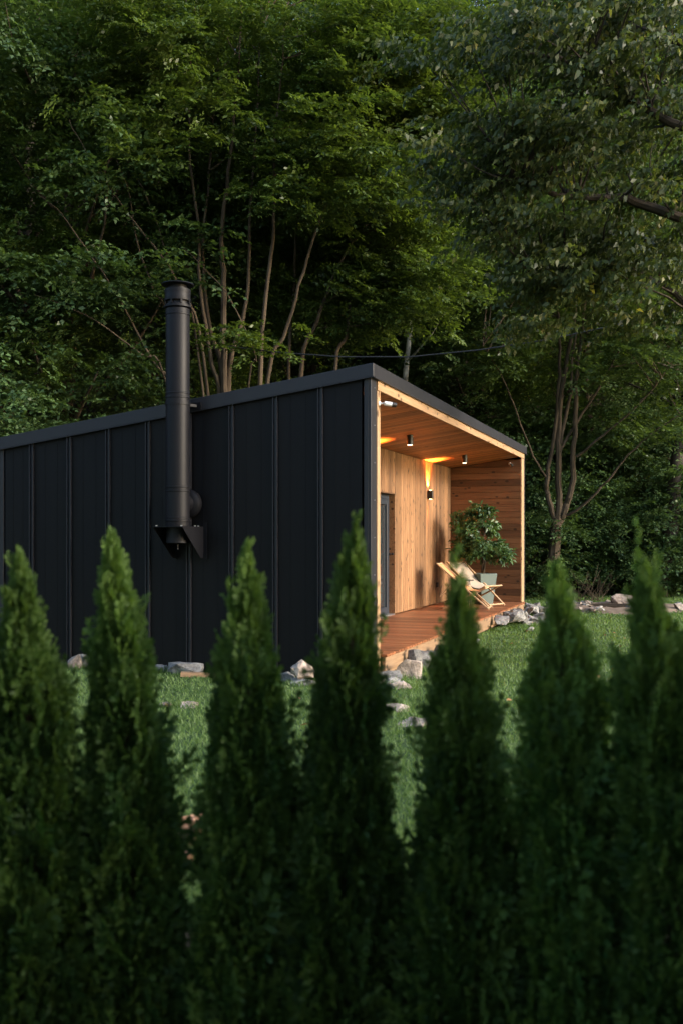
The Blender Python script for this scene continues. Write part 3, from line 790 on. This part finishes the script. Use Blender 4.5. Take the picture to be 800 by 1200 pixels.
def rock(px, py, Y, wpx, hpx, seed, mat, label, group=None, depth=None, rz=None, sink=.32, name='rock', zoff=0.0):
    """py = where it meets the ground or the stone below"""
    wd = wpx/FPX*Y; h = hpx/FPX*Y/(1-sink*.5)
    me = rock_mesh(seed, wd*1.06, depth or wd*.8, h, M[mat])
    p = at(px, py, Y); p.z = max(p.z, 0) if zoff == 0 else zoff
    return tag(link(name, me, None, None, (p.x, Y, p.z+h*(.5-sink)), (0, 0, rz if rz is not None else random.uniform(-.35, .35))), label, 'stone', group)
def gy_of(py): return CAM_Z*FPX/(py-HORIZON)
G1 = 'stones laid along the foot of the end wall'
for i, (px, py, wp, hp, mt, lab) in enumerate([
    (218, 789, 40, 17, 'stone', 'long pale grey slab stone under the chimney flue'),
    (190, 787, 20, 10, 'stone', 'low grey stone left of the pale slab stone'),
    (181, 788, 16, 8, 'stone', 'small flat grey stone half hidden by a thuja'),
    (88, 784, 16, 22, 'stone_tan', 'brown-topped stone leaning on the wall behind the left thujas'),
    (99, 783, 15, 20, 'stone', 'upright grey stone behind the gap of the left thujas'),
    (5, 778, 26, 18, 'stone', 'grey stone at the left edge of the photo'),
    (338, 787, 16, 12, 'stone', 'grey stone at the right side of the third thuja'),
    (336, 799, 20, 14, 'stone', 'dark grey stone below its neighbour beside the third thuja'),
    (355, 804, 26, 11, 'stone', 'flat grey stone carrying the tan block'),
    (384, 801, 24, 24, 'stone', 'grey stone beside the tan block behind the tallest thuja'),
    (270, 792, 28, 13, 'stone', 'grey stone behind the third thuja'),
    (140, 787, 30, 14, 'stone', 'grey stone behind the second thuja'),
]):
    Yd = min(max(gy_of(py), 11.0), 12.6); rock(px, py, Yd-.05, wp, hp, 100+i, mt, lab, G1)
rock(354, 794, 11.0, 27, 22, 131, 'stone_tan', 'tan square block stone on top of a flat grey stone', G1, zoff=.075, sink=.06)
tag(link('bark_plank', MB().box(-.2, .2, -.05, .05, 0, .05).mesh('bark_plank'), M['oldbeam'], None, (at(232, 790, 11.6).x, 11.62, .0), (0, .05, .1)), 'short rusty-brown offcut of timber before the pale slab stone', 'timber')
G2 = 'stones heaped at the deck edge'
for i, (px, py, Yd, wp, hp, mt, lab) in enumerate([
    (478, 803, 11.55, 30, 30, 'stone_tan', 'large pale tan boulder at the near end of the deck'),
    (457, 800, 11.25, 24, 16, 'stone', 'grey stone at the foot of the near porch corner'),
    (486, 773, 12.15, 16, 14, 'stone', 'small pale stone behind the large tan boulder'),
    (500, 790, 12.35, 30, 26, 'stone', 'dark stone wedged under the deck edge'),
    (458, 812, 10.9, 22, 12, 'stone', 'flat bluish-grey stone in front of the porch corner'),
    (472, 811, 10.75, 30, 9, 'stone_tan', 'low reddish flat stone in front of the large boulder'),
    (448, 808, 10.9, 16, 16, 'stone_tan', 'tan stone beside the tallest thuja at the corner'),
    (520, 778, 13.2, 28, 22, 'stone', 'grey stone by the deck edge hidden by the porch thuja'),
    (545, 765, 14.6, 28, 20, 'stone', 'grey stone further along the deck edge behind the porch thuja'),
]): rock(px, py, Yd, wp, hp, 200+i, mt, lab, G2)
rnd = random.Random(3)
for i in range(34):
    s = rnd.uniform(6.6, 10.9); off = rnd.uniform(.12, .75); p = hloc(s, -off-.1, 0); k = rnd.uniform(.13, .30)
    me = rock_mesh(300+i, k*1.2, k, k*.75, M['stone'])
    tag(link('rock', me, None, None, (p.x, p.y, k*.16+(.16 if off < .35 else 0)), (rnd.uniform(-.3, .3), rnd.uniform(-.3, .3), rnd.uniform(0, 3))), 'rough grey stone in the heap at the far end of the deck', 'stone', 'grey stones heaped at the far deck end')
for i, (px, py, wp, dp, lab) in enumerate([(482, 850, 34, .38, 'pale stepping stone set in the lawn before the porch'), (466, 832, 24, .30, 'smaller pale stepping stone behind the first one'),
                                           (222, 829, 18, .2, 'pale flat stone in the lawn below the flue'), (196, 829, 16, .15, 'tiny pale flat stone beside a thuja in the left lawn gap'), (727, 824, 16, .25, 'pale stepping stone in the right lawn gap')]):
    Yd = gy_of(py); rock(px, py, Yd, wp, 8, 400+i, 'stone_tan', lab, 'stepping stones in the lawn', depth=dp, sink=.42, name='stepping_stone')
# rust-coloured stones just behind the hedge
for i, (px, py, wp, hp, lab) in enumerate([(226, 990, 44, 46, 'rust-coloured sunlit stone seen between two thujas'), (215, 1020, 26, 26, 'smaller rust stone at the foot of the sunlit one'), (262, 1006, 24, 40, 'rust stone mostly hidden by the third thuja'), (122, 1012, 34, 44, 'rust stone glimpsed through the second thuja'), (160, 1016, 30, 32, 'low rust stone behind the second thuja')]):
    Yd = gy_of(py); rock(px, py, Yd, wp, hp, 440+i, 'stone_rust', lab, 'rust-coloured stones behind the hedge')
# earth mound with a pit at the far right of the lawn
pc = at(724, 716, 22.6); rng = np.random.default_rng(9); v = []; f = []
nr, na = 9, 40
for i in range(nr):
    u = i/(nr-1)
    for k in range(na):
        a_ = 2*math.pi*k/na; rr = u*(1.25+.15*math.sin(3*a_+1)+.08*math.sin(7*a_))
        h = .10*math.exp(-((u-.62)/.26)**2)+rng.normal(0, .012)-(.0 if u < .98 else .06)
        v.append((rr*math.cos(a_)*1.35, rr*math.sin(a_)*1.1, h if u > .05 else .01))
for i in range(nr-1):
    for k in range(na):
        b = i*na+k; c2 = i*na+(k+1) % na; f.append((b, c2, c2+na, b+na))
me = bpy.data.meshes.new('earth_mound'); me.from_pydata(v, [], f)
M['earth'] = m_plain('dry_earth', (0.20, 0.15, 0.11), .95, 0, .6, 9, 1.0, .1)
mound = empty('earth_mound', (pc.x, 22.6, .02), 0, 'low ring of dug earth round a dark pit on the far lawn', 'mound')
me.name = 'earth_ring'; link('earth_ring', me, M['earth'], mound, smooth=True)
pit = MB().lathe([(.52, 0), (.50, .06), (.30, .035), (.05, .03)], 24); pit.v = [(x*1.35+.05*math.sin(9*x+5*y), y*1.0+.05*math.sin(7*y), z) for x, y, z in pit.v]
pit.build('pit_soil', M['soil'], mound, smooth=True, loc=(-.25, -.25, .045))
for i in range(30):
    a_ = rnd.uniform(0, 6.28); rr = rnd.uniform(.65, 1.2); k = rnd.uniform(.08, .22)
    tag(link('rock', rock_mesh(500+i, k*1.4, k, k*.7, M['stone' if i % 3 else 'stone_tan']), None, None, (pc.x+rr*1.35*math.cos(a_), 22.6+rr*1.1*math.sin(a_), .09), (rnd.uniform(-.3, .3), rnd.uniform(-.3, .3), a_)), 'small stone lying on the earth ring round the pit', 'stone', 'stones on the earth ring')
tag(link('rock', rock_mesh(560, .85, .35, .30, M['stone_tan']), None, None, (pc.x+.45, 23.3, .14), (0, .12, .1)), 'long brown block stone on the back rim of the pit', 'stone')

# ------------------------------------------------------------------ grass
rng = np.random.default_rng(21); N = 400000
yy = 4.2+(30-4.2)*rng.uniform(0, 1, N)**1.9
xx = rng.uniform(-1, 1, N)*(.38*yy+2.2)
ca, sa = math.cos(-HROT), math.sin(-HROT)
lx = (xx-HX)*ca-(yy-HY)*sa; ly = (xx-HX)*sa+(yy-HY)*ca
ok = ~((lx > -.05) & (lx < S1+.1) & (ly > -.05)) & (hill_dist(xx, yy) < .3) & (ly < 5.5)
xx, yy = xx[ok], yy[ok]; n0 = len(xx)
for o in [o for o in bpy.data.objects if o.get('category') == 'stone' and o.location.z < .25]:      # longer tufts round the stones
    k = 110; a_ = rng.uniform(0, 6.28, k); rr = rng.uniform(.42, .72, k)
    xx = np.concatenate([xx, o.location.x+np.cos(a_)*rr*o.dimensions.x]); yy = np.concatenate([yy, o.location.y+np.sin(a_)*rr*o.dimensions.y])
n = len(xx)
az = rng.uniform(0, 2*np.pi, n); patch = .5+.5*np.sin(xx*2.1+np.sin(yy*1.7)*1.5)*np.sin(yy*1.3+xx)
h = rng.uniform(.02, .048, n)*(.8+.4*patch); h[n0:] *= 1.9; wd = .0022*np.maximum(yy/5, 1)*rng.uniform(.7, 1.3, n)
b = np.stack([xx, yy, ground_z(xx, yy)], 1); s = np.stack([np.cos(az), np.sin(az), 0*az], 1)*wd[:, None]
ln = np.stack([rng.normal(0, .55, n), rng.normal(0, .55, n), np.ones(n)], 1)*h[:, None]
v = np.stack([b-s, b+s, b+ln+s*.25, b+ln-s*.25], 1)
go = link('lawn_grass', quad_mesh('lawn_grass', v, np.clip(patch*.3+.25+.2*np.sin(xx*5.3+yy*2.2)*np.sin(yy*4.1-xx*3)+rng.uniform(0, .35, n), 0, 1), M['grass'])); go['kind'] = 'stuff'
rng = np.random.default_rng(33); n = 90
yy = rng.uniform(6, 24, n); xx = rng.uniform(-.34, .34, n)*yy
lx = (xx-HX)*ca-(yy-HY)*sa; ly = (xx-HX)*sa+(yy-HY)*ca
ok = ~((lx > -.3) & (lx < S1+.3) & (ly > -.3)) & (ly < 5); xx, yy = xx[ok], yy[ok]; n = len(xx)
az = rng.uniform(0, 6.28, n)
M['dead_leaf'] = m_leaf('fallen_leaf', (0.20, 0.09, 0.035), (0.42, 0.24, 0.10), .2)
fo = link('fallen_leaves', leaf_mesh('fallen_leaves', np.stack([xx, yy, np.full(n, .05)], 1), np.stack([np.cos(az), np.sin(az), rng.normal(0, .25, n)], 1), np.stack([rng.normal(0, .3, n), rng.normal(0, .3, n), np.ones(n)], 1), .07, .04, rng.uniform(0, 1, n), M['dead_leaf'])); fo['kind'] = 'stuff'
tag(fo, 'few dry brown leaves scattered over the lawn', 'leaves')
tag(go, 'short green lawn grass between hedge and cabin', 'grass')

# ------------------------------------------------------------------ the many-stemmed tree behind the cabin
def px_tree(name, label, stems, seed, crown_fn, bark, leafmat, origin, leaf, stepl=.5, rmul=1.0, group=None, cat='tree', twig_n=60, droop=0.0, rstem=1.0, jit=.35):
    """stems = [(points as (px, py, depth), base radius, tip radius)]; each stem is a part"""
    ox, oy, oz = origin
    e = empty(name, origin, 0, label, cat, group); rnd = random.Random(seed); rng = np.random.default_rng(seed)
    allp = []
    for pts, r0, r1 in stems:
        P = [at(*q)-Vector(origin) for q in pts]
        # smooth the path
        Q = []
        for i in range(len(P)-1):
            p0, p1, p2, p3 = P[max(i-1, 0)], P[i], P[i+1], P[min(i+2, len(P)-1)]
            for k in range(4):
                u = k/4
                Q.append(.5*((2*p1)+(p2-p0)*u+(2*p0-5*p1+4*p2-p3)*u*u+(3*p1-p0-3*p2+p3)*u**3))
        Q.append(P[-1]); Q = [q+Vector((rnd.gauss(0, .012), rnd.gauss(0, .03), 0)) for q in Q]
        m = len(Q); MB().tube(Q, [(r0+(r1-r0)*(i/(m-1)))*rstem for i in range(m)], 8).build('stem', bark, e, smooth=True)
        allp += Q
    A = np.array([tuple(q) for q in allp])
    c, p, az = crown_fn(rng)
    mb = MB()
    for q in c[:twig_n]:                       # thin branches out to the clumps
        d = np.linalg.norm((A-q)*np.array([1, 1, .7]), axis=1)+np.where(A[:, 2] > q[2]-.2, 3.0, 0)
        s = A[int(np.argmin(d))]; pts = limb(tuple(s), tuple(q), .14, 6, rnd)
        mb.tube(pts, [.020*rmul*(1-.8*i/5) for i in range(6)], 5)
    mb.build('branches', bark, e, smooth=True)
    tp = [spray_template(rng, stepl, .05, 3) for _ in range(7)]
    lv = sprays(rng, p, az, rng.normal(.03, .25, len(p)), tp, *leaf, jit, droop=droop)
    link('crown', leaf_mesh('crown', *lv[:3], lv[3], lv[4], lv[5], leafmat), parent=e)
    return e

D = 21.5
hb = at(266, 470, D); hb = (hb.x, D, float(ground_z(hb.x, D)))
gz = 631-(hb[2]-CAM_Z)*FPX/D
B = (266, gz+10, D)
stems = [
    ([B, (258, 480, D), (250, 430, D), (243, 395, D-.1), (235, 330, D-.2), (232, 260, D-.3), (224, 190, D-.4), (222, 110, D-.5), (226, 20, D-.5)], .085, .02),
    ([B, (263, 470, D), (262, 400, D-.1), (262, 330, D-.1), (260, 280, D-.2), (268, 200, D-.3), (276, 120, D-.3), (284, 20, D-.3)], .13, .025),
    ([B, (268, 470, D+.1), (271, 420, D), (284, 375, D), (291, 330, D), (293, 250, D-.1), (300, 150, D-.1), (305, 40, D)], .10, .02),
    ([B, (261, 450, D+.2), (250, 400, D+.3), (240, 350, D+.3), (238, 290, D+.4), (246, 200, D+.4), (255, 90, D+.5)], .10, .02),
    ([(300, gz+10, D-.6), (305, 460, D-.6), (308, 370, D-.6), (318, 300, D-.7), (321, 240, D-.7), (322, 170, D-.8), (330, 90, D-.8), (334, 10, D-.9)], .085, .015),
    ([(305, gz+5, D-.2), (314, 445, D-.2), (332, 395, D-.2), (350, 335, D-.2), (372, 265, D-.3), (396, 205, D-.3), (420, 160, D-.4), (450, 90, D-.4)], .075, .012),
    ([(335, gz+5, D+.6), (352, 440, D+.6), (372, 375, D+.6), (398, 310, D+.6), (430, 262, D+.6), (470, 215, D+.6)], .09, .015),
    ([(380, gz, D+.9), (392, 440, D+.9), (405, 395, D+.9), (412, 345, D+.9), (432, 290, D+.9), (445, 220, D+.9)], .08, .015),
    ([(230, gz, D), (205, 470, D-.3), (180, 425, D-.6), (140, 350, D-.9), (100, 290, D-1.2), (72, 250, D-1.4), (45, 228, D-1.6)], .05, .010),
    ([B, (240, 420, D-.3), (215, 345, D-.6), (190, 300, D-.8), (150, 250, D-1.0), (112, 195, D-1.2), (80, 140, D-1.4)], .055, .010),
    ([(226, gz, D), (196, 450, D-.5), (165, 415, D-.8), (122, 382, D-1.1), (80, 360, D-1.4), (40, 345, D-1.6)], .04, .008),
    ([(235, gz, D), (200, 395, D-.2), (180, 340, D-.4), (160, 280, D-.6), (148, 215, D-.8), (120, 150, D-1)], .045, .010),
    ([B, (228, 380, D), (205, 325, D), (180, 250, D), (150, 190, D), (85, 85, D)], .045, .010),
    ([(285, gz, D-.3), (292, 450, D-.5), (300, 418, D-.7), (270, 350, D-.9), (250, 325, D-1), (215, 290, D-1.2)], .035, .008),
    ([(340, gz, D+1.2), (338, 430, D+1.2), (345, 330, D+1.3), (350, 230, D+1.4), (362, 110, D+1.5)], .07, .015),
]
def hero_crown(rng):
    O = np.array(hb)
    parts = []
    # (centre px, py, depth, radii m, clumps, sprays per clump)
    for px, py, Yd, rr, ncl, per in (
        (300, 60, D+.7, (3.3, 2.0, 2.7), 75, 20), (430, 150, D+.2, (2.3, 1.8, 2.2), 60, 20), (470, 300, D+.6, (1.7, 1.4, 1.7), 40, 18),
        (395, 345, D+1.4, (1.9, 1.0, 1.3), 34, 14), (250, 200, D+1.3, (2.3, 1.4, 1.6), 30, 14), (120, 120, D+.6, (2.4, 1.6, 2.2), 46, 18),
        (90, 300, D+.7, (1.7, 1.3, 1.3), 26, 13), (60, 410, D+.2, (1.2, 1.0, .8), 14, 10), (500, 90, D, (1.2, 1.2, 1.5), 24, 18),
        (300, 330, D+1.6, (2.0, .8, 1.6), 22, 12), (365, 275, D+1.9, (2.1, .8, 1.3), 28, 14), (250, 260, D+2.0, (1.8, .7, 1.2), 16, 13), (265, 395, D-1.3, (.9, .4, .3), 5, 8), (270, 40, D-1.6, (3.2, .9, 1.3), 34, 14), (390, 170, D-1.4, (1.9, .8, 1.6), 30, 14), (200, 150, D-1.8, (1.6, .6, .8), 10, 12), (450, 60, D-.8, (1.8, 1.0, 1.6), 34, 16)):
        q = at(px, py, Yd); parts.append(crown_points(rng, ncl, per, (q.x-O[0], q.y-O[1], q.z-O[2]), rr, .36, .1, axis_xy=(0, 0)))
    return [np.concatenate([k[i] for k in parts]) for i in range(3)]
px_tree('hornbeam_tree', 'many-stemmed tree with fanning pale branches rising behind the cabin roof', stems, 3, hero_crown, M['bark'], M['leaf_hero'], hb, (.112, .056), .5, twig_n=150, rstem=.68)

# forked tree on the right of the lawn
D2 = 26.0; b2 = at(650, 700, D2); b2 = (b2.x, D2, 0.0); fz = 631+CAM_Z*FPX/D2
stems2 = [
    ([(648, fz+6, D2), (649, 660, D2), (650, 630, D2), (653, 606, D2)], .20, .155),
    ([(652, 612, D2), (642, 585, D2), (641, 560, D2), (650, 500, D2), (655, 440, D2), (655, 395, D2), (652, 340, D2), (648, 250, D2)], .09, .02),
    ([(654, 612, D2), (655, 580, D2), (654, 530, D2), (656, 470, D2), (664, 420, D2), (672, 380, D2), (680, 300, D2), (688, 230, D2)], .115, .025),
    ([(655, 612, D2), (664, 590, D2), (670, 560, D2), (673, 510, D2), (675, 450, D2), (680, 395, D2), (690, 320, D2), (700, 220, D2)], .11, .025),
    ([(657, 608, D2), (680, 594, D2-.2), (705, 570, D2-.4), (730, 540, D2-.6), (760, 510, D2-.8), (805, 480, D2-1)], .05, .015),
    ([(655, 530, D2), (672, 500, D2+.1), (695, 465, D2+.2), (715, 430, D2+.3), (735, 390, D2+.4), (760, 330, D2+.5)], .05, .012),
    ([(675, 535, D2), (700, 515, D2-.3), (730, 490, D2-.6), (765, 455, D2-.9), (800, 405, D2-1.2)], .045, .012),
    ([(640, 560, D2), (625, 535, D2-.3), (605, 485, D2-.8), (590, 445, D2-1.2), (565, 405, D2-1.6)], .035, .010),
    ([(656, 520, D2), (668, 460, D2), (670, 420, D2), (684, 350, D2), (700, 280, D2)], .06, .012),
]
def fork_crown(rng):
    O = np.array(b2); parts = []
    for px, py, Yd, rr, ncl, per in ((660, 330, D2, (3.0, 2.2, 1.5), 46, 14), (740, 420, D2-.4, (2.0, 1.6, 1.3), 24, 12), (590, 400, D2-.8, (1.3, 1.0, 1.2), 16, 11), (680, 200, D2, (3.4, 2.4, 2.6), 60, 16), (770, 500, D2-.8, (1.2, .8, .6), 8, 9)):
        q = at(px, py, Yd); parts.append(crown_points(rng, ncl, per, (q.x-O[0], q.y-O[1], q.z-O[2]), rr, .4, .1, axis_xy=(0, 0)))
    return [np.concatenate([k[i] for k in parts]) for i in range(3)]
px_tree('forked_tree', 'slim tree forking into upright stems on the lawn right of the cabin', stems2, 8, fork_crown, M['bark'], M['leaf_lawn_tree'], b2, (.12, .066), .5, twig_n=70, rstem=.85)

# linden whose crown hangs in from the right
D3 = 13.0; b3 = (6.3, 13.2, 0.0)
def P3(x, y, z):
    q = Vector((x, y, z)); return (400+q.x/q.y*FPX, HORIZON-(q.z-CAM_Z)/q.y*FPX, q.y)
stems3 = [
    ([P3(6.3, 13.2, -.3), P3(6.3, 13.2, 1.5), P3(6.2, 13.2, 4), P3(6.3, 13.3, 8), P3(6.2, 13.3, 12)], .24, .06),
    ([P3(6.2, 13.2, 4.4), P3(5, 13.1, 5.4), (745, 236, 13.0), (705, 232, 12.9), (650, 226, 12.8), (600, 205, 12.7)], .085, .02),
    ([P3(6.2, 13.2, 5.2), P3(5, 12.8, 6.4), (760, 130, 12.6), (690, 80, 12.5), (620, 60, 12.4)], .08, .02),
    ([P3(6.2, 13.2, 3.6), P3(5.2, 13.4, 4.2), (770, 330, 13.5), (700, 310, 13.6), (630, 330, 13.6)], .06, .015),
    ([P3(6.2, 13.2, 6), P3(5.2, 13.0, 7.6), (740, 30, 13), (650, -30, 13)], .08, .02),
]
def linden_crown(rng):
    O = np.array(b3); parts = []
    for px, py, Yd, rr, ncl, per in ((640, 60, 12.7, (1.6, 1.3, 1.2), 38, 9), (760, 90, 12.8, (1.6, 1.6, 1.7), 46, 9), (600, 205, 12.6, (.95, .9, .85), 22, 8), (690, 250, 13.0, (1.3, 1.1, .95), 28, 8),
                                 (660, 340, 13.4, (.85, .7, .55), 15, 7), (770, 320, 13.4, (1.0, 1.2, .9), 18, 7), (960, 60, 13, (2.2, 2.0, 3.2), 40, 9)):
        q = at(px, py, Yd); parts.append(crown_points(rng, ncl, per, (q.x-O[0], q.y-O[1], q.z-O[2]), rr, .26, .1, axis_xy=(0, 0)))
    return [np.concatenate([k[i] for k in parts]) for i in range(3)]
px_tree('linden_tree', 'linden crown of hanging leaves reaching in from the upper right', stems3, 12, linden_crown, M['bark_dark'], M['leaf_linden'], b3, (.098, .052), .40, twig_n=120, droop=.8, jit=.8)

# ------------------------------------------------------------------ forest on the slope
F1 = make_tree(41, 13.5, .22, 1.6, 3.6, 120, 17, (.13, .075), M['leaf_wood'], M['bark'], .7, (.5, .3), twigs=3, step=.085)
F2 = make_tree(42, 15.5, .26, 2.2, 4.0, 130, 17, (.13, .07), M['leaf_wood'], M['bark_dark'], .7, (-.6, .2), twigs=3, step=.085)
F3 = make_tree(43, 12.0, .18, 1.0, 3.2, 110, 17, (.12, .07), M['leaf_hero'], M['bark'], .65, (.2, -.4), twigs=3, step=.08)
FOREST = [
    (-10.4, 19.6, F2, .95, 'dark tree at the left edge behind the cabin'),
    (-6.4, 23.0, F1, 1.0, 'shaded tree behind the left end of the roof'),
    (-11.5, 24.5, F3, 1.1, 'tree on the slope beyond the left photo edge'),
    (-9.2, 29.0, F2, 1.1, 'tree on the slope at the upper left of the wood'),
    (-4.4, 27.5, F3, 1.05, 'tree close behind the fanning stems'),
    (-1.0, 29.5, F1, 1.05, 'tree behind the roof ridge left of the pale trunk'),
    (1.2, 33.0, F2, 1.05, 'bushy tree right of the pale trunk'),
    (4.6, 32.6, F1, 1.0, 'tree behind the forked lawn tree on its left'),
    (7.8, 31.6, F3, 1.05, 'tree behind the forked lawn tree on its right'),
    (11.4, 33.0, F2, 1.0, 'tree at the right edge of the wood'),
    (-13.5, 33.0, F1, 1.15, 'far tree at the upper left corner'),
    (-6.5, 35.5, F2, 1.15, 'far tree on the slope left of centre'),
    (-1.8, 38.0, F3, 1.2, 'far tree on the slope behind the hornbeam top'),
    (3.6, 38.5, F2, 1.15, 'far tree high on the slope at the centre'),
    (8.6, 38.0, F1, 1.15, 'far tree high on the slope right of centre'),
    (13.2, 40.0, F3, 1.25, 'far tree high on the slope at the right'),
    (-11.5, 42.0, F3, 1.25, 'farthest tree on the left slope'),
    (-4.0, 45.0, F1, 1.25, 'farthest tree on the slope left of centre'),
    (2.0, 46.0, F3, 1.3, 'farthest tree on the slope at the centre'),
    (7.5, 47.0, F2, 1.3, 'farthest tree on the slope right of centre'),
    (15.0, 48.0, F1, 1.3, 'farthest tree on the right slope'),
]
FOREST += [(-17+i*5.6, 56+(i % 2)*3, (F1, F2, F3)[i % 3], 1.7, lab) for i, lab in enumerate(('tree on the crest at the far left', 'tree on the crest left of the hornbeam top', 'tree on the crest behind the hornbeam top', 'tree on the crest at the centre', 'tree on the crest behind the linden', 'tree on the crest right of the linden branch', 'tree on the crest at the far right'))]
for x, y, m, s, lab in FOREST:
    place_tree('forest_tree', m, x, y, lab, 'tree', 'trees of the wood on the slope', s)
# unseen trees added round the viewpoint to block sky and sun light
for x, y, m, s, lab in ((-16, 3, F3, 1.1, 'unseen tree added to block light, left of the viewpoint'), (-11, -11, F3, 1.1, 'unseen tree added to block light, far left behind the viewpoint'), (-4.8, -5.2, F3, 1.0, 'unseen tree added to block light, left behind the viewpoint'), (0.8, -5.6, F3, 1.0, 'unseen tree added to block light, straight back from the viewpoint'), (6.2, -7.5, F3, 1.0, 'unseen tree added to block light, right behind the viewpoint'), (9.5, -5.2, F3, .95, 'unseen tree added to block light, right of the viewpoint'), (11.5, -11, F3, 1.0, 'unseen tree added to block light, far right behind the viewpoint')):
    place_tree('clearing_tree', m, x, y, lab, 'tree', 'unseen trees added to block light round the viewpoint', s, z=0)
# pale trunk behind the roof corner, dark leaning trunk at the right edge
pb = at(474, 450, 26.5)
bp = make_tree(51, 14.0, .125, 6.5, 2.2, 50, 12, (.11, .07), M['leaf_hero'], M['bark_pale'], .55, (.15, 0), step=.08)
place_tree('pale_trunk_tree', bp, pb.x, 26.5, 'slender tree with a pale whitish trunk behind the cabin front', 'tree', rz=0)
dtp = at(784, 660, 27.5)
dk = make_tree(52, 12.0, .24, 4.5, 2.8, 60, 13, (.12, .075), M['leaf_wood'], M['bark_dark'], .6, (1.4, 0), step=.085)
place_tree('dark_trunk_tree', dk, dtp.x-.3, 27.5, 'tree with a thick dark leaning trunk at the right photo edge', 'tree', rz=0, z=0)
# understory shrubs along the wood edge
U1 = make_tree(61, 3.0, .05, -.1, 1.7, 70, 12, (.10, .062), M['leaf_shrub'], M['bark'], .5, step=.065)
U2 = make_tree(62, 3.8, .06, .0, 1.6, 70, 12, (.105, .06), M['leaf_shrub'], M['bark'], .5, step=.065)
for i, (x, y, m, s, lab) in enumerate([
    (4.9, 27.6, U1, .95, 'leafy shrub beside the far corner of the cabin'), (6.6, 28.6, U2, 1.0, 'leafy shrub behind the forked lawn tree'), (8.5, 28.3, U1, 1.05, 'leafy shrub behind the earth ring'),
    (10.3, 28.2, U2, 1.1, 'leafy shrub at the right photo edge'), (3.6, 29.2, U2, 1.0, 'leafy shrub half hidden by the far porch wall'), (5.6, 30.4, U2, 1.4, 'tall shrub on the slope behind the far porch corner'),
    (8.0, 30.6, U2, 1.5, 'tall shrub on the slope behind the earth ring'), (10.6, 30.6, U1, 1.6, 'tall shrub on the slope at the right'), (2.2, 28.4, U1, 1.2, 'shrub behind the porch roof'),
    (-8.2, 20.8, U1, 1.2, 'shrub in the dark behind the left wall end'), (-5.2, 20.5, U2, 1.0, 'shrub in the dark behind the flue'), (-1.0, 26.2, U2, 1.2, 'shrub at the foot of the fanning stems')]):
    place_tree('understory_shrub', m, x, y, lab, 'shrub', 'shrubs along the edge of the wood', s)
for x, y, m, s, lab in ((5.0, 1.1, U2, .88, 'unseen broad shrub added to shade the hedge base, lawn side'), (5.8, -.4, U2, .95, 'unseen broad shrub added to shade the hedge base, viewpoint side')):  # unseen shrubs added to keep low sun off the hedge bases
    place_tree('hedge_shade_shrub', m, x, y, lab, 'shrub', 'unseen shrubs added to shade the hedge base', s, z=0)
# dry brush
db = at(690, 690, 25.6); mb = MB(); rnd = random.Random(6)
for k in range(34):
    a_ = rnd.uniform(-1, 1); L = rnd.uniform(.5, 1.15)
    p0 = (rnd.uniform(-.35, .35), rnd.uniform(-.2, .2), 0); p1 = (p0[0]+a_*.9*L, p0[1]+rnd.uniform(-.3, .3), L*rnd.uniform(.6, 1))
    mb.tube(limb(p0, p1, .35, 6, rnd), [.008, .007, .006, .005, .004, .003], 4)
tag(mb.build('dry_brush', M['bark'], None, loc=(db.x, 25.6, 0)), 'tangle of bare dry twigs at the foot of the forked tree', 'brush')

# overhead cable from the fanning tree out past the right edge
pts = []
for px, py, Yd in ((262, 405, 21.0), (330, 413, 20.6), (400, 418, 20.2), (480, 418, 19.8), (560, 410, 19.4), (640, 398, 19.0), (720, 381, 18.6), (800, 362, 18.2), (1000, 300, 17.4)): pts.append(at(px, py, Yd))
tag(MB().tube(pts, .014, 7).build('overhead_cable', M['cable'], None, smooth=True), 'thin black cable strung past the roof to the upper right', 'cable')
